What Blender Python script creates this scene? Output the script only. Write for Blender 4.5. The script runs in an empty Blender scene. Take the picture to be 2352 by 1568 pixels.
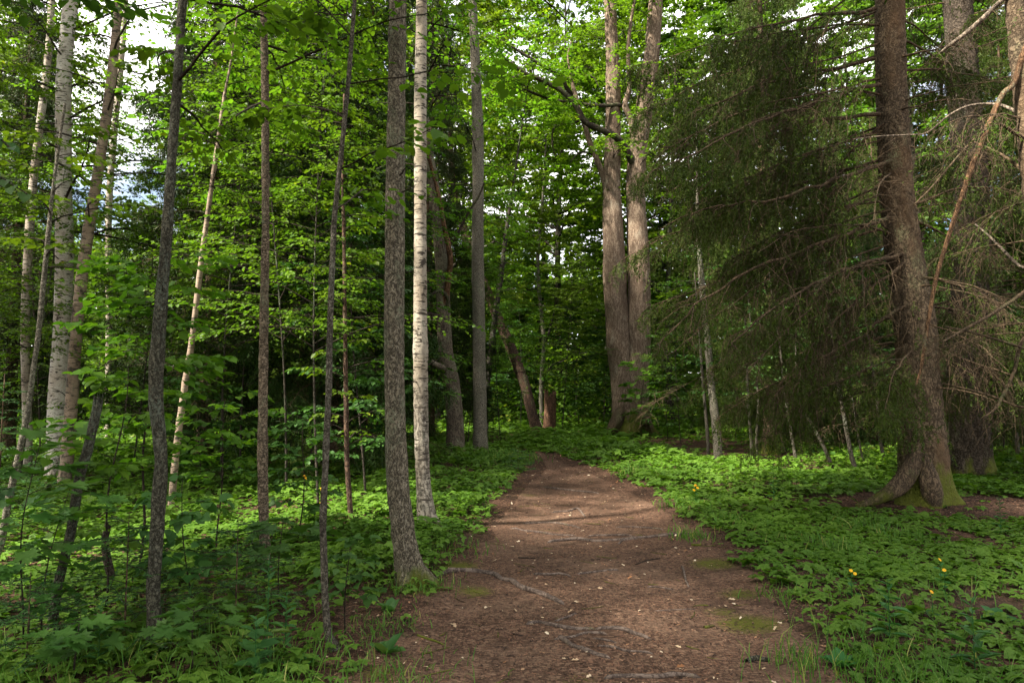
import bpy, math
import numpy as np
from mathutils import Vector

S = bpy.context.scene
C = S.collection
R = math.radians
TAU = 2 * math.pi

# ------------------------------------------------------------------ camera, sky, sun, exposure
CAM_H, PITCH, FPX = 1.6, math.atan((900 - 784) / 1568), 1568.0      # photograph measured on a 2352 x 1568 grid
cd = bpy.data.cameras.new('camera'); cam = bpy.data.objects.new('camera', cd); C.objects.link(cam)
cd.sensor_width = 36; cd.lens = 24; cd.clip_start = 0.05; cd.clip_end = 2000
cam.location = (0, 0, CAM_H); cam.rotation_euler = (R(90) + PITCH, 0, 0)
S.camera = cam

SUN_EL, SUN_AZ = 48, -120            # azimuth from +Y (view direction) clockwise; the sun stands behind the left shoulder
w = bpy.data.worlds.new('World'); S.world = w; w.use_nodes = True
wt = w.node_tree; wt.nodes.clear()
sky = wt.nodes.new('ShaderNodeTexSky'); sky.sky_type = 'NISHITA'; sky.sun_disc = False
sky.sun_elevation = R(SUN_EL); sky.sun_rotation = R(SUN_AZ)
tc = wt.nodes.new('ShaderNodeTexCoord')
mp = wt.nodes.new('ShaderNodeMapping'); mp.inputs['Scale'].default_value = (1, 1, 2.2)
nz = wt.nodes.new('ShaderNodeTexNoise'); nz.inputs['Scale'].default_value = 2.6; nz.inputs['Detail'].default_value = 7
rp = wt.nodes.new('ShaderNodeValToRGB'); rp.color_ramp.elements[0].position = .36; rp.color_ramp.elements[1].position = .58
mx = wt.nodes.new('ShaderNodeMix'); mx.data_type = 'RGBA'; mx.inputs['B'].default_value = (15, 14.5, 14.0, 1)
bg = wt.nodes.new('ShaderNodeBackground'); bg.inputs['Strength'].default_value = 0.05
wo = wt.nodes.new('ShaderNodeOutputWorld')
L_ = wt.links.new
L_(tc.outputs['Generated'], mp.inputs[0]); L_(mp.outputs[0], nz.inputs['Vector']); L_(nz.outputs['Fac'], rp.inputs[0])
L_(rp.outputs[0], mx.inputs['Factor']); L_(sky.outputs[0], mx.inputs['A']); L_(mx.outputs['Result'], bg.inputs[0]); L_(bg.outputs[0], wo.inputs[0])

sl = bpy.data.lights.new('sun', 'SUN'); sl.energy = 5; sl.angle = R(3.0); sl.color = (1, .93, .80)
so = bpy.data.objects.new('sun', sl); C.objects.link(so)
sd = Vector((math.sin(R(SUN_AZ)) * math.cos(R(SUN_EL)), math.cos(R(SUN_AZ)) * math.cos(R(SUN_EL)), math.sin(R(SUN_EL))))
so.rotation_euler = sd.to_track_quat('Z', 'Y').to_euler()

S.view_settings.view_transform = 'Standard'; S.view_settings.look = 'None'
S.view_settings.exposure = 2.25; S.view_settings.gamma = 1
S.render.engine = 'CYCLES'
cy = S.cycles
cy.max_bounces = 6; cy.diffuse_bounces = 3; cy.glossy_bounces = 2; cy.transmission_bounces = 3; cy.transparent_max_bounces = 4
cy.caustics_reflective = False; cy.caustics_refractive = False; cy.use_denoising = True
cy.sample_clamp_indirect = 6

# ------------------------------------------------------------------ helpers
def rng_(s): return np.random.default_rng(s)

def vnoise(p, seed=0):
    p = np.asarray(p, float); i = np.floor(p).astype(np.int64); f = p - i; f = f * f * (3 - 2 * f)
    def h(a, b, c):
        n = (a * 374761393 + b * 668265263 + c * 2147483647 + seed * 1274126177) & 0xffffffff
        n = ((n ^ (n >> 13)) * 1274126177) & 0xffffffff
        n = (n ^ (n >> 16)) & 0xffffffff
        return n / 2147483648.0 - 1
    r = 0
    for a in (0, 1):
        for b in (0, 1):
            for c in (0, 1):
                wt_ = (f[..., 0] if a else 1 - f[..., 0]) * (f[..., 1] if b else 1 - f[..., 1]) * (f[..., 2] if c else 1 - f[..., 2])
                r = r + wt_ * h(i[..., 0] + a, i[..., 1] + b, i[..., 2] + c)
    return r

def n2(x, y, s, seed=0):
    return vnoise(np.stack([np.asarray(x, float) * s, np.asarray(y, float) * s, np.zeros_like(np.asarray(x, float)) + .37], -1), seed)

def sstep(a, b, x):
    t = np.clip((x - a) / (b - a), 0, 1); return t * t * (3 - 2 * t)

def nrm(v): return v / np.maximum(np.linalg.norm(v, axis=-1, keepdims=True), 1e-9)

class Geo:
    def __init__(s): s.v = []; s.f = []; s.r = []; s.m = []; s.n = 0
    def add(s, V, F, rnd=None, mat=0):
        V = np.asarray(V, float).reshape(-1, 3); F = np.asarray(F, np.int64)
        if len(V) == 0: return
        s.v.append(V); s.f.append(F + s.n); s.m.append(np.full(len(F), mat, np.int32))
        s.r.append(np.zeros(len(V)) if rnd is None else np.broadcast_to(np.asarray(rnd, float), (len(V),)))
        s.n += len(V)
    def mesh(s, name, mats):
        me = bpy.data.meshes.new(name)
        V = np.concatenate(s.v); me.vertices.add(len(V)); me.vertices.foreach_set('co', V.ravel().astype(np.float32))
        lo = np.concatenate([f.ravel() for f in s.f]).astype(np.int32)
        ln = np.concatenate([np.full(len(f), f.shape[1]) for f in s.f]).astype(np.int32)
        me.loops.add(len(lo)); me.loops.foreach_set('vertex_index', lo)
        me.polygons.add(len(ln)); me.polygons.foreach_set('loop_start', np.concatenate([[0], np.cumsum(ln)[:-1]]).astype(np.int32))
        me.polygons.foreach_set('loop_total', ln)
        me.polygons.foreach_set('material_index', np.concatenate(s.m)); me.polygons.foreach_set('use_smooth', np.ones(len(ln), bool))
        a = me.attributes.new('rnd', 'FLOAT', 'POINT'); a.data.foreach_set('value', np.concatenate(s.r).astype(np.float32))
        for m in (mats if isinstance(mats, (list, tuple)) else [mats]): me.materials.append(m)
        me.update(calc_edges=True); me.validate()
        return me
    def build(s, name, mats, parent=None):
        return link(name, s.mesh(name, mats), parent)

def link(name, data, parent=None):
    o = bpy.data.objects.new(name, data); C.objects.link(o); o.parent = parent; return o

def tag(o, label=None, cat=None, group=None, kind=None):
    if label: o['label'] = label
    if cat: o['category'] = cat
    if group: o['group'] = group
    if kind: o['kind'] = kind
    return o

def thing(name, label, cat, loc, group=None, rz=0):
    o = link(name, None); o.location = loc; o.rotation_euler = (0, 0, rz); o.empty_display_size = .2
    return tag(o, label, cat, group)

def dup(root, loc, rz, label, group=None, sc=1.0):
    r = root.copy(); C.objects.link(r); r.location = loc; r.rotation_euler = (0, 0, rz); r.scale = (sc, sc, sc)
    r['label'] = label
    if group: r['group'] = group
    for ch in list(root.children):
        c = ch.copy(); C.objects.link(c); c.parent = r
        for g in list(ch.children):
            d = g.copy(); C.objects.link(d); d.parent = c
    return r

def ctube(P, r, seg, disp=None, closed_top=True):
    """one tube along P with radii r; disp(theta, s, P) returns a radius offset"""
    P = np.asarray(P, float); r = np.asarray(r, float); k = len(P)
    T = nrm(np.gradient(P, axis=0))
    ref = np.array([0, 1, 0]) if abs(T[:, 1]).mean() < .8 else np.array([1, 0, 0])
    X = nrm(np.cross(T, ref)); Y = np.cross(T, X)
    th = np.arange(seg) * TAU / seg
    rr = np.repeat(r[:, None], seg, 1)
    if disp is not None: rr = rr + disp(th[None, :], P[:, None, :], r[:, None])
    V = P[:, None, :] + rr[..., None] * (np.cos(th)[None, :, None] * X[:, None, :] + np.sin(th)[None, :, None] * Y[:, None, :])
    V = V.reshape(-1, 3)
    a = np.arange(k - 1)[:, None] * seg; j = np.arange(seg)[None, :]; jn = (j + 1) % seg
    F = np.stack([a + j, a + jn, a + seg + jn, a + seg + j], -1).reshape(-1, 4)
    V = np.concatenate([V, P[-1:]])
    t = (k - 1) * seg
    tri = np.stack([t + np.arange(seg), t + (np.arange(seg) + 1) % seg, np.full(seg, k * seg)], -1)
    return V, F, tri

def addtube(g, P, r, seg=6, disp=None, mat=0, rnd=None):
    V, F, t = ctube(P, r, seg, disp)
    n0 = g.n; g.add(V, F, rnd, mat); g.f.append(t + n0); g.m.append(np.full(len(t), mat, np.int32))

def btubes(P, Rd, seg=3):
    """many thin tubes at once: P (n,k,3), Rd (n,k)"""
    n, k, _ = P.shape
    T = nrm(np.gradient(P, axis=1))
    ref = np.zeros((n, 1, 3)); ref[..., 2] = 1
    vert = np.abs(T[:, :, 2]).mean(1) > .85; ref[vert] = (1, 0, 0)
    X = nrm(np.cross(T, np.broadcast_to(ref, T.shape))); Y = np.cross(T, X)
    th = np.arange(seg) * TAU / seg
    V = P[:, :, None, :] + Rd[:, :, None, None] * (np.cos(th)[:, None] * X[:, :, None, :] + np.sin(th)[:, None] * Y[:, :, None, :])
    b = (np.arange(n) * k * seg)[:, None, None] + (np.arange(k - 1) * seg)[None, :, None]
    j = np.arange(seg)[None, None, :]; jn = (j + 1) % seg
    F = np.stack([b + j, b + jn, b + seg + jn, b + seg + j], -1).reshape(-1, 4)
    return V.reshape(-1, 3), F

# leaf outlines: x across, y along, z up from the blade
OV = (np.array([[0, 0, 0], [.36, .30, .09], [.27, .70, .06], [0, 1, -.10], [-.27, .70, .06], [-.36, .30, .09]]), np.array([[0, 1, 2, 3], [0, 3, 4, 5]]))
BR = (np.array([[0, 0, 0], [.40, .10, .05], [.46, .45, .07], [.24, .80, .03], [0, 1.02, -.12], [-.24, .80, .03], [-.46, .45, .07], [-.40, .10, .05]]), np.array([[0, 1, 2, 3], [0, 3, 4, 5], [0, 5, 6, 7]]))
LA = (np.array([[0, 0, 0], [.15, .30, .05], [.13, .65, .02], [0, 1, -.16], [-.13, .65, .02], [-.15, .30, .05]]), np.array([[0, 1, 2, 3], [0, 3, 4, 5]]))
DI = (np.array([[0, 0, 0], [.36, .45, .05], [0, 1, -.04], [-.36, .45, .05]]), np.array([[0, 1, 2, 3]]))
NE = (np.array([[-.13, 0, 0], [.13, 0, 0], [.09, 1, 0], [-.09, 1, 0]]), np.array([[0, 1, 2, 3]]))
_m = [(0, 0), (.10, .02), (.42, -.12), (.36, .08), (.56, .22), (.36, .30), (.60, .62), (.38, .56), (.34, .66), (.16, .52), (.20, .84), (.09, .80), (0, 1.05)]
_mo = _m + [(-x, y) for x, y in _m[-2:0:-1]]
MA = (np.array([[0, .34, -.05]] + [[x, y, .04 + .05 * abs(x)] for x, y in _mo]), np.array([[0, i + 1, (i + 1) % len(_mo) + 1] for i in range(len(_mo))]))
def star(n, spread, tpl, sz=(1, .92, .92, .8, .8)):
    Vs, Fs, o = [], [], 0
    for i in range(n):
        a = (i - (n - 1) / 2) * spread if n < 5 else i * TAU / 5
        s_ = 1 if n < 5 else .9 + .1 * math.cos(a)
        c, s = math.cos(a), math.sin(a)
        V = tpl[0] * s_; V = np.stack([V[:, 0] * c + V[:, 1] * s, -V[:, 0] * s + V[:, 1] * c, V[:, 2] - .12 * V[:, 1] + .015 * i], -1)
        Vs.append(V); Fs.append(tpl[1] + o); o += len(V)
    return np.concatenate(Vs), np.concatenate(Fs)
ST3, ST5, ST3D, ST3B = star(3, 1.45, OV), star(5, 0, OV), star(3, 1.5, DI), star(3, 1.6, BR)

def leaves(g, pos, d, up, size, tpl, rnd, mat=0):
    n = len(pos)
    if n == 0: return
    d = nrm(d); X = nrm(np.cross(d, up)); N = np.cross(X, d)
    T, F = tpl; m = len(T)
    V = pos[:, None, :] + size[:, None, None] * (T[None, :, 0:1] * X[:, None] + T[None, :, 1:2] * d[:, None] + T[None, :, 2:3] * N[:, None])
    FF = (F[None] + (np.arange(n) * m)[:, None, None]).reshape(-1, F.shape[1])
    g.add(V.reshape(-1, 3), FF, np.repeat(rnd, m), mat)

def azv(az, el): return np.stack([np.sin(az) * np.cos(el), np.cos(az) * np.cos(el), np.sin(el)], -1)

def limbs(rng, st, az, el0, el1, L, K=8, wander=.25):
    """paths (n,K,3): elevation goes el0 -> el1"""
    n = len(st); t = np.linspace(0, 1, K)[None]
    A = az[:, None] + np.cumsum(rng.normal(0, wander / math.sqrt(K), (n, K)), 1)
    E = el0[:, None] * (1 - t) + el1[:, None] * t + rng.normal(0, .08, (n, K))
    D = azv(A, E) * (L / (K - 1))[:, None, None]
    P = np.concatenate([np.zeros((n, 1, 3)), np.cumsum(D[:, 1:], 1)], 1) + st[:, None]
    return P, A, E

def along(P, t):
    """P (n,K,3), t (n,m) -> (n,m,3)"""
    K = P.shape[1]; x = np.clip(t, 0, 1) * (K - 1); i = np.minimum(x.astype(int), K - 2); f = (x - i)[..., None]
    idx = np.arange(P.shape[0])[:, None]
    return P[idx, i] * (1 - f) + P[idx, i + 1] * f

def spray(g, rng, st, az, el0, el1, L, r0, nsub=8, nleaf=9, lsize=.07, tpl=OV, lmat=0, wmat=1, subl=.42, t0=.2, tilt=.35, wood=True):
    """leafy limbs that carry flat side twigs with alternate leaves"""
    P, A, E = limbs(rng, st, az, el0, el1, L)
    n, K = A.shape
    if wood:
        V, F = btubes(P, r0[:, None] * np.linspace(1, .25, K)[None]); g.add(V, F, 0, wmat)
    t = t0 + (1 - t0) * (np.arange(nsub)[None] + rng.random((n, nsub)) * .9) / nsub
    sp = along(P, t).reshape(-1, 3)
    side = np.where(np.arange(nsub) % 2, 1, -1)[None] * np.ones((n, 1))
    i = np.minimum((t * (K - 1)).astype(int), K - 1)
    idx = np.arange(n)[:, None]
    a2 = (A[idx, i] + side * rng.uniform(.5, 1.15, (n, nsub)) * (1 - .5 * t)).ravel()
    l2 = (L[:, None] * subl * (1.05 - .6 * t) * rng.uniform(.6, 1.3, (n, nsub))).ravel() + .06
    e2 = (E[idx, i] * .5 + rng.normal(0, .15, (n, nsub))).ravel()
    P2, A2, E2 = limbs(rng, sp, a2, e2, e2 - .35, l2, 5, .3)
    if wood:
        V, F = btubes(P2, (np.minimum(.0045, .18 * np.repeat(r0, nsub)))[:, None] * np.linspace(1, .4, 5)[None]); g.add(V, F, 0, wmat)
    m = len(P2)
    tt = .12 + .88 * (np.arange(nleaf)[None] + rng.random((m, nleaf)) * .7) / (nleaf - .3)
    lp = along(P2, tt).reshape(-1, 3)
    sd_ = (np.where(np.arange(nleaf) % 2, 1, -1)[None] * np.ones((m, 1))).ravel()
    la = np.repeat(A2[:, 2], nleaf) + sd_ * rng.uniform(.35, 1.1, m * nleaf)
    ld = azv(la, rng.normal(-.28, .25, m * nleaf))
    up = np.array([0, 0, 1.]) + rng.normal(0, tilt, (m * nleaf, 3))
    sz = lsize * rng.uniform(.6, 1.2, m * nleaf)
    base = np.repeat(rng.random(m), nleaf)
    leaves(g, lp + ld * (sz * .18)[:, None], ld, up, sz, tpl, np.clip(base * .55 + .45 * rng.random(m * nleaf), 0, 1), lmat)

# ------------------------------------------------------------------ materials
class NT:
    def __init__(s, name):
        s.m = bpy.data.materials.new(name); s.m.use_nodes = True; s.t = s.m.node_tree; s.t.nodes.clear()
        s.out = s.t.nodes.new('ShaderNodeOutputMaterial')
    def put(s, sock, v):
        if isinstance(v, bpy.types.NodeSocket): s.t.links.new(v, sock)
        elif v is not None:
            if isinstance(v, (tuple, list)) and sock.type == 'RGBA' and len(v) == 3: v = (*v, 1)
            sock.default_value = v
    def n(s, typ, out=0, props={}, **kw):
        nd = s.t.nodes.new('ShaderNode' + typ)
        for k, v in props.items(): setattr(nd, k, v)
        for k, v in kw.items():
            key = k.replace('_', ' ') if isinstance(k, str) else k
            if key[0] == 'i' and key[1:].isdigit(): key = int(key[1:])
            s.put(nd.inputs[key], v)
        return nd.outputs[out]
    def math(s, op, a, b=0.0, c=None): return s.n('Math', 0, dict(operation=op), i0=a, i1=b) if c is None else s.n('Math', 0, dict(operation=op), i0=a, i1=b, i2=c)
    def mix(s, f, a, b, blend='MIX'):
        nd = s.t.nodes.new('ShaderNodeMix'); nd.data_type = 'RGBA'; nd.blend_type = blend
        s.put(nd.inputs['Factor'], f); s.put(nd.inputs['A'], a); s.put(nd.inputs['B'], b); return nd.outputs['Result']
    def ss(s, lo, hi, x):
        nd = s.t.nodes.new('ShaderNodeMapRange'); nd.interpolation_type = 'SMOOTHSTEP'
        s.put(nd.inputs['Value'], x); nd.inputs['From Min'].default_value = lo; nd.inputs['From Max'].default_value = hi; return nd.outputs[0]
    def obj(s): return s.n('TexCoord', 'Object')
    def noise(s, vec, sc=(1, 1, 1), scale=1.0, detail=4, rough=.6, out=0):
        v = s.n('Mapping', 0, {}, Vector=vec, Scale=sc)
        return s.n('TexNoise', out, {}, Vector=v, Scale=scale, Detail=detail, Roughness=rough)
    def surf(s, col, rough=.8, spec=.25, h=None, hs=.5, hd=.02):
        kw = dict(Base_Color=col, Roughness=rough)
        nd = s.t.nodes.new('ShaderNodeBsdfPrincipled')
        s.put(nd.inputs['Base Color'], col); s.put(nd.inputs['Roughness'], rough); s.put(nd.inputs['Specular IOR Level'], spec)
        if h is not None:
            b = s.n('Bump', 0, {}, Height=h, Strength=hs, Distance=hd); s.t.links.new(b, nd.inputs['Normal'])
        s.t.links.new(nd.outputs[0], s.out.inputs[0]); return s.m

def leafmat(name, ca, cb, cy_, tr=.35, rough=.5, yel=.93):
    """ca..cb by leaf, a few leaves of cy_; light passes through the blade"""
    s = NT(name)
    r = s.n('Attribute', 'Fac', dict(attribute_name='rnd'))
    oi = s.n('ObjectInfo', 'Random')
    col = s.mix(r, ca, cb)
    col = s.mix(s.ss(yel, 1.0, r), col, cy_)
    hs = s.n('HueSaturation', 0, {}, Color=col, Hue=s.math('MULTIPLY_ADD', oi, .03, .485), Value=s.math('MULTIPLY_ADD', oi, .35, .82))
    p = s.t.nodes.new('ShaderNodeBsdfPrincipled'); s.put(p.inputs['Base Color'], hs); s.put(p.inputs['Roughness'], rough); s.put(p.inputs['Specular IOR Level'], .16)
    tcol = s.mix(1.0, hs, (1.25, 1.4, .5), 'MULTIPLY')
    tl = s.n('BsdfTranslucent', 0, {}, Color=tcol)
    mxs = s.n('MixShader', 0, {}, Fac=tr, i1=p.outputs[0], i2=tl)
    s.t.links.new(mxs, s.out.inputs[0]); return s.m

def barkmat(name, dark, mid, light, sc=(14, 14, 3), lich=.5, lcol=(.17, .20, .13), moss=0.0, mosscol=(.06, .068, .010), hs=.8, hd=.02, warm=None, scale_=0.0):
    s = NT(name); o = s.obj()
    wob = s.n('VectorMath', 0, dict(operation='MULTIPLY_ADD'), i0=s.noise(o, (9, 9, 9), 1, 3, .6, 1), i1=(.10, .10, .10), i2=o)
    n1 = s.noise(wob, sc, 1, 6, .7); n2_ = s.noise(o, (3, 3, 1.6), 1, 5, .6); n3 = s.noise(o, (52, 52, 36), 1, 5, .75)
    rid = s.math('ABSOLUTE', s.math('SUBTRACT', s.noise(wob, sc, 1.25, 3, .6), .5))     # furrows where it nears zero
    h = s.math('ADD', s.math('MULTIPLY', n1, .6), s.math('MULTIPLY', s.ss(.0, .11, rid), .4))
    if scale_:
        vo = s.n('TexVoronoi', 'Distance', dict(feature='SMOOTH_F1'), Vector=wob, Scale=30.0)
        h = s.math('ADD', h, s.math('MULTIPLY', s.math('SUBTRACT', .45, vo), scale_))
    c = s.mix(s.ss(.34, .86, h), dark, mid)
    c = s.mix(s.math('MULTIPLY', s.ss(.50, .74, n3), .75), c, light)
    c = s.mix(s.math('MULTIPLY', s.ss(.45, .68, s.noise(o, (2.4, 2.4, 1.0), 1, 4, .6)), .45), c, dark)
    if warm: c = s.mix(s.ss(.45, .65, s.noise(o, (1.3, 1.3, .5), 1, 4)), c, s.mix(n1, dark, warm))
    c = s.mix(s.math('MULTIPLY', s.ss(.64 - .2 * lich, .78 - .2 * lich, n2_), s.ss(.42, .62, n3)), c, lcol)
    if moss:
        z = s.n('SeparateXYZ', 2, {}, Vector=o)
        f = s.math('SUBTRACT', s.math('ADD', moss, s.math('MULTIPLY', s.math('SUBTRACT', n2_, .5), 1.8)), z)
        c = s.mix(s.math('MULTIPLY', s.ss(0, .35, f), s.ss(.25, .5, n1)), c, s.mix(n3, mosscol, tuple(v * 2.0 for v in mosscol)))
    return s.surf(c, .9, .12, s.math('ADD', h, s.math('MULTIPLY', n3, .35)), hs, hd)

def birchmat(name, pale, tan, patch, lent, rough_z, lich=.4, psc=(5, 5, 9)):
    """white bark with black cross marks; fissured and dark near the ground"""
    s = NT(name); o = s.obj()
    a = s.noise(o, (7, 7, 46), 1, 4, .6); b = s.noise(o, psc, 1, 6, .72); c0 = s.noise(o, (2.2, 2.2, 1.3), 1, 4, .6)
    f = s.noise(o, (30, 30, 30), 1, 4, .7); ve = s.noise(o, (32, 32, 12), 1, 6, .72)
    ri = s.noise(o, (1.6, 1.6, 11), 1, 3, .5)
    col = s.mix(s.ss(.4, .65, c0), pale, tan)
    col = s.mix(s.math('MULTIPLY', s.ss(.5, .7, f), .45), col, tuple(v * .5 for v in tan))
    col = s.mix(s.math('MULTIPLY', s.ss(.60, .66, s.noise(o, (55, 55, 75), 1, 3, .6)), .7), col, (.05, .04, .03))
    m = s.math('MAXIMUM', s.ss(lent, lent + .04, a), s.ss(patch, patch + .05, b))
    m = s.math('MAXIMUM', m, s.math('MULTIPLY', s.ss(.66, .69, ri), s.ss(.45, .52, a)))
    z = s.n('SeparateXYZ', 2, {}, Vector=o)
    base = s.ss(.0, .5, s.math('SUBTRACT', s.math('ADD', rough_z, s.math('MULTIPLY', s.math('SUBTRACT', b, .5), 2.2)), z))
    m = s.math('MAXIMUM', m, s.math('MULTIPLY', base, s.math('MULTIPLY', s.ss(.44, .58, ve), .85)))
    col = s.mix(m, col, s.mix(f, (.018, .014, .011), (.075, .06, .045)))
    col = s.mix(s.math('MULTIPLY', s.ss(.66 - .12 * lich, .74 - .12 * lich, s.noise(o, (17, 17, 9), 1, 6, .7)), s.ss(.4, .6, f)), col, (.13, .15, .095))
    mossf = s.ss(0, .25, s.math('SUBTRACT', s.math('ADD', .16, s.math('MULTIPLY', s.math('SUBTRACT', c0, .5), .9)), z))
    col = s.mix(mossf, col, s.mix(f, (.03, .04, .008), (.10, .11, .02)))
    h = s.math('SUBTRACT', s.math('MULTIPLY', f, .3), s.math('MULTIPLY', m, .6))
    return s.surf(col, .75, .2, s.math('ADD', h, s.math('MULTIPLY', ve, s.math('MULTIPLY', base, .8))), .7, .012)

M = {}
M['birch_white'] = birchmat('white birch bark', (.34, .30, .24), (.21, .17, .125), .575, .56, 1.8, .5, (9, 9, 13))
M['birch_far'] = birchmat('pale birch bark', (.40, .35, .28), (.26, .20, .15), .57, .57, .6)
M['birch_dark'] = barkmat('weathered birch bark', (.042, .035, .024), (.20, .170, .120), (.42, .375, .29), (40, 40, 13), .7, (.125, .14, .088), .16)
M['birch_brown'] = barkmat('brown grey birch bark', (.05, .038, .026), (.235, .178, .122), (.42, .33, .24), (26, 26, 44), .6, (.13, .145, .09))
M['bark_grey'] = barkmat('smooth grey young bark', (.035, .030, .022), (.12, .105, .080), (.23, .21, .17), (44, 44, 30), .6, (.16, .17, .13))
M['birch_tan'] = birchmat('pinkish birch bark', (.27, .20, .145), (.17, .12, .085), .55, .57, .7, .8)
M['birch_grey'] = barkmat('grey birch bark', (.06, .053, .040), (.28, .248, .190), (.50, .46, .37), (28, 28, 40), .6, (.15, .165, .11), .12)
M['bark_lichen'] = barkmat('dark lichened bark', (.024, .022, .015), (.105, .098, .070), (.19, .185, .14), (44, 44, 26), .8, (.105, .125, .095))
M['bark_dark'] = barkmat('dark young bark', (.02, .017, .013), (.062, .05, .038), (.10, .095, .075), (20, 20, 10), .6)
M['bark_lime'] = barkmat('furrowed lime bark', (.09, .058, .040), (.28, .212, .152), (.39, .32, .24), (22, 22, 2.2), .35, (.33, .29, .22), .9, hd=.03)
M['bark_mossy'] = barkmat('mossy root bark', (.05, .036, .024), (.16, .112, .07), (.23, .17, .115), (20, 20, 7), .4, (.17, .17, .09), .30, (.05, .055, .009), hd=.03)
M['bark_oak'] = barkmat('furrowed oak bark', (.05, .038, .028), (.16, .125, .092), (.21, .19, .14), (20, 20, 6), .9, (.19, .19, .125), .15, hd=.03)
M['bark_spruce'] = barkmat('scaly spruce bark', (.042, .030, .019), (.152, .110, .070), (.22, .168, .112), (17, 17, 9), .45, (.17, .17, .09), .55, hd=.03, warm=(.18, .108, .058), scale_=.5)
M['bark_spruce_shaded'] = barkmat('shaded grey spruce bark', (.028, .021, .015), (.088, .068, .050), (.15, .122, .092), (17, 17, 9), .45, (.11, .115, .07), .35, hd=.03, scale_=.5)  # darker spruce bark for the second trunk, its shade put into the colour
M['birch_left'] = birchmat('clean white birch bark', (.54, .50, .44), (.38, .32, .26), .585, .58, .7, .4, (9, 9, 13))
M['bark_red'] = barkmat('reddish bark', (.035, .022, .016), (.13, .078, .052), (.17, .12, .085), (18, 18, 6), .45, (.14, .15, .08), .3)
M['bark_limb'] = barkmat('dark limb bark', (.022, .017, .013), (.07, .053, .04), (.12, .10, .075), (20, 20, 12), .8, (.10, .11, .05))
M['bark_orange'] = barkmat('peeled orange limb', (.05, .028, .015), (.19, .105, .055), (.26, .16, .09), (16, 16, 5), .2)
M['bark_bone'] = barkmat('dead grey wood', (.07, .055, .042), (.26, .20, .15), (.36, .30, .24), (26, 26, 4), .3, (.25, .25, .18))
M['rot'] = barkmat('rotten wood', (.05, .026, .015), (.26, .14, .085), (.40, .27, .18), (30, 30, 2.4), 0, hd=.05)
M['twig'] = barkmat('twig bark', (.02, .015, .011), (.05, .037, .027), (.08, .065, .05), (30, 30, 30), .3)
M['twig_dead'] = barkmat('dry spruce twig', (.034, .023, .014), (.115, .078, .046), (.21, .155, .098), (12, 12, 12), .4, (.085, .10, .045), hs=.2)
M['root'] = barkmat('worn root bark', (.055, .04, .033), (.155, .115, .092), (.23, .18, .148), (14, 14, 14), .2, (.10, .10, .03), hs=.4, hd=.01)

M['leaf_far'] = leafmat('background leaf', (.048, .100, .007), (.130, .205, .016), (.26, .27, .03), .5)
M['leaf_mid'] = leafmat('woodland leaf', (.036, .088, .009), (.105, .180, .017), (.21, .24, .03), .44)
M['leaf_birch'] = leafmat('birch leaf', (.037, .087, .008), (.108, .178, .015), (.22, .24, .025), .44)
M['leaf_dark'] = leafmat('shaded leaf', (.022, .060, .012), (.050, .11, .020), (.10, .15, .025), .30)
M['leaf_maple'] = leafmat('maple leaf', (.035, .11, .020), (.065, .155, .025), (.13, .19, .04), .35)
M['leaf_pale'] = leafmat('pale yellow leaf', (.10, .16, .03), (.20, .25, .06), (.32, .30, .09), .4)
M['cover'] = leafmat('ground herb leaf', (.048, .120, .013), (.120, .215, .026), (.22, .28, .04), .35, .55)
M['herb'] = leafmat('tall herb leaf', (.028, .10, .025), (.055, .15, .04), (.12, .2, .05), .3)
M['grass'] = leafmat('grass blade', (.05, .13, .018), (.11, .20, .03), (.30, .27, .09), .3, .5, .9)
M['needle'] = leafmat('spruce needle', (.012, .034, .005), (.036, .070, .009), (.065, .085, .015), .12, .55, .9)
M['needle_olive'] = leafmat('olive spruce needle', (.018, .042, .004), (.060, .096, .009), (.09, .09, .02), .2, .65, .93)
M['needle_young'] = leafmat('young spruce needle', (.022, .075, .018), (.05, .12, .03), (.09, .15, .04), .2)
M['petal'] = leafmat('yellow petal', (.80, .42, .01), (.90, .58, .03), (.95, .65, .05), .2)

def chipmat(name, stops):
    s = NT(name); r = s.n('Attribute', 'Fac', dict(attribute_name='rnd'))
    nd = s.t.nodes.new('ShaderNodeValToRGB'); s.put(nd.inputs[0], r); cr = nd.color_ramp
    for i, (p, c) in enumerate(stops):
        e = cr.elements[i] if i < 2 else cr.elements.new(p)
        e.position = p; e.color = (*c, 1)
    return s.surf(nd.outputs[0], .8, .2)
M['chip'] = chipmat('needle litter', [(0, (.018, .010, .007)), (1, (.36, .25, .17)), (.5, (.075, .038, .024)), (.82, (.17, .085, .05))])
M['dry_leaf'] = chipmat('dry fallen leaf', [(0, (.14, .055, .02)), (1, (.56, .46, .34)), (.35, (.26, .14, .075)), (.7, (.42, .31, .20))])

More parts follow.
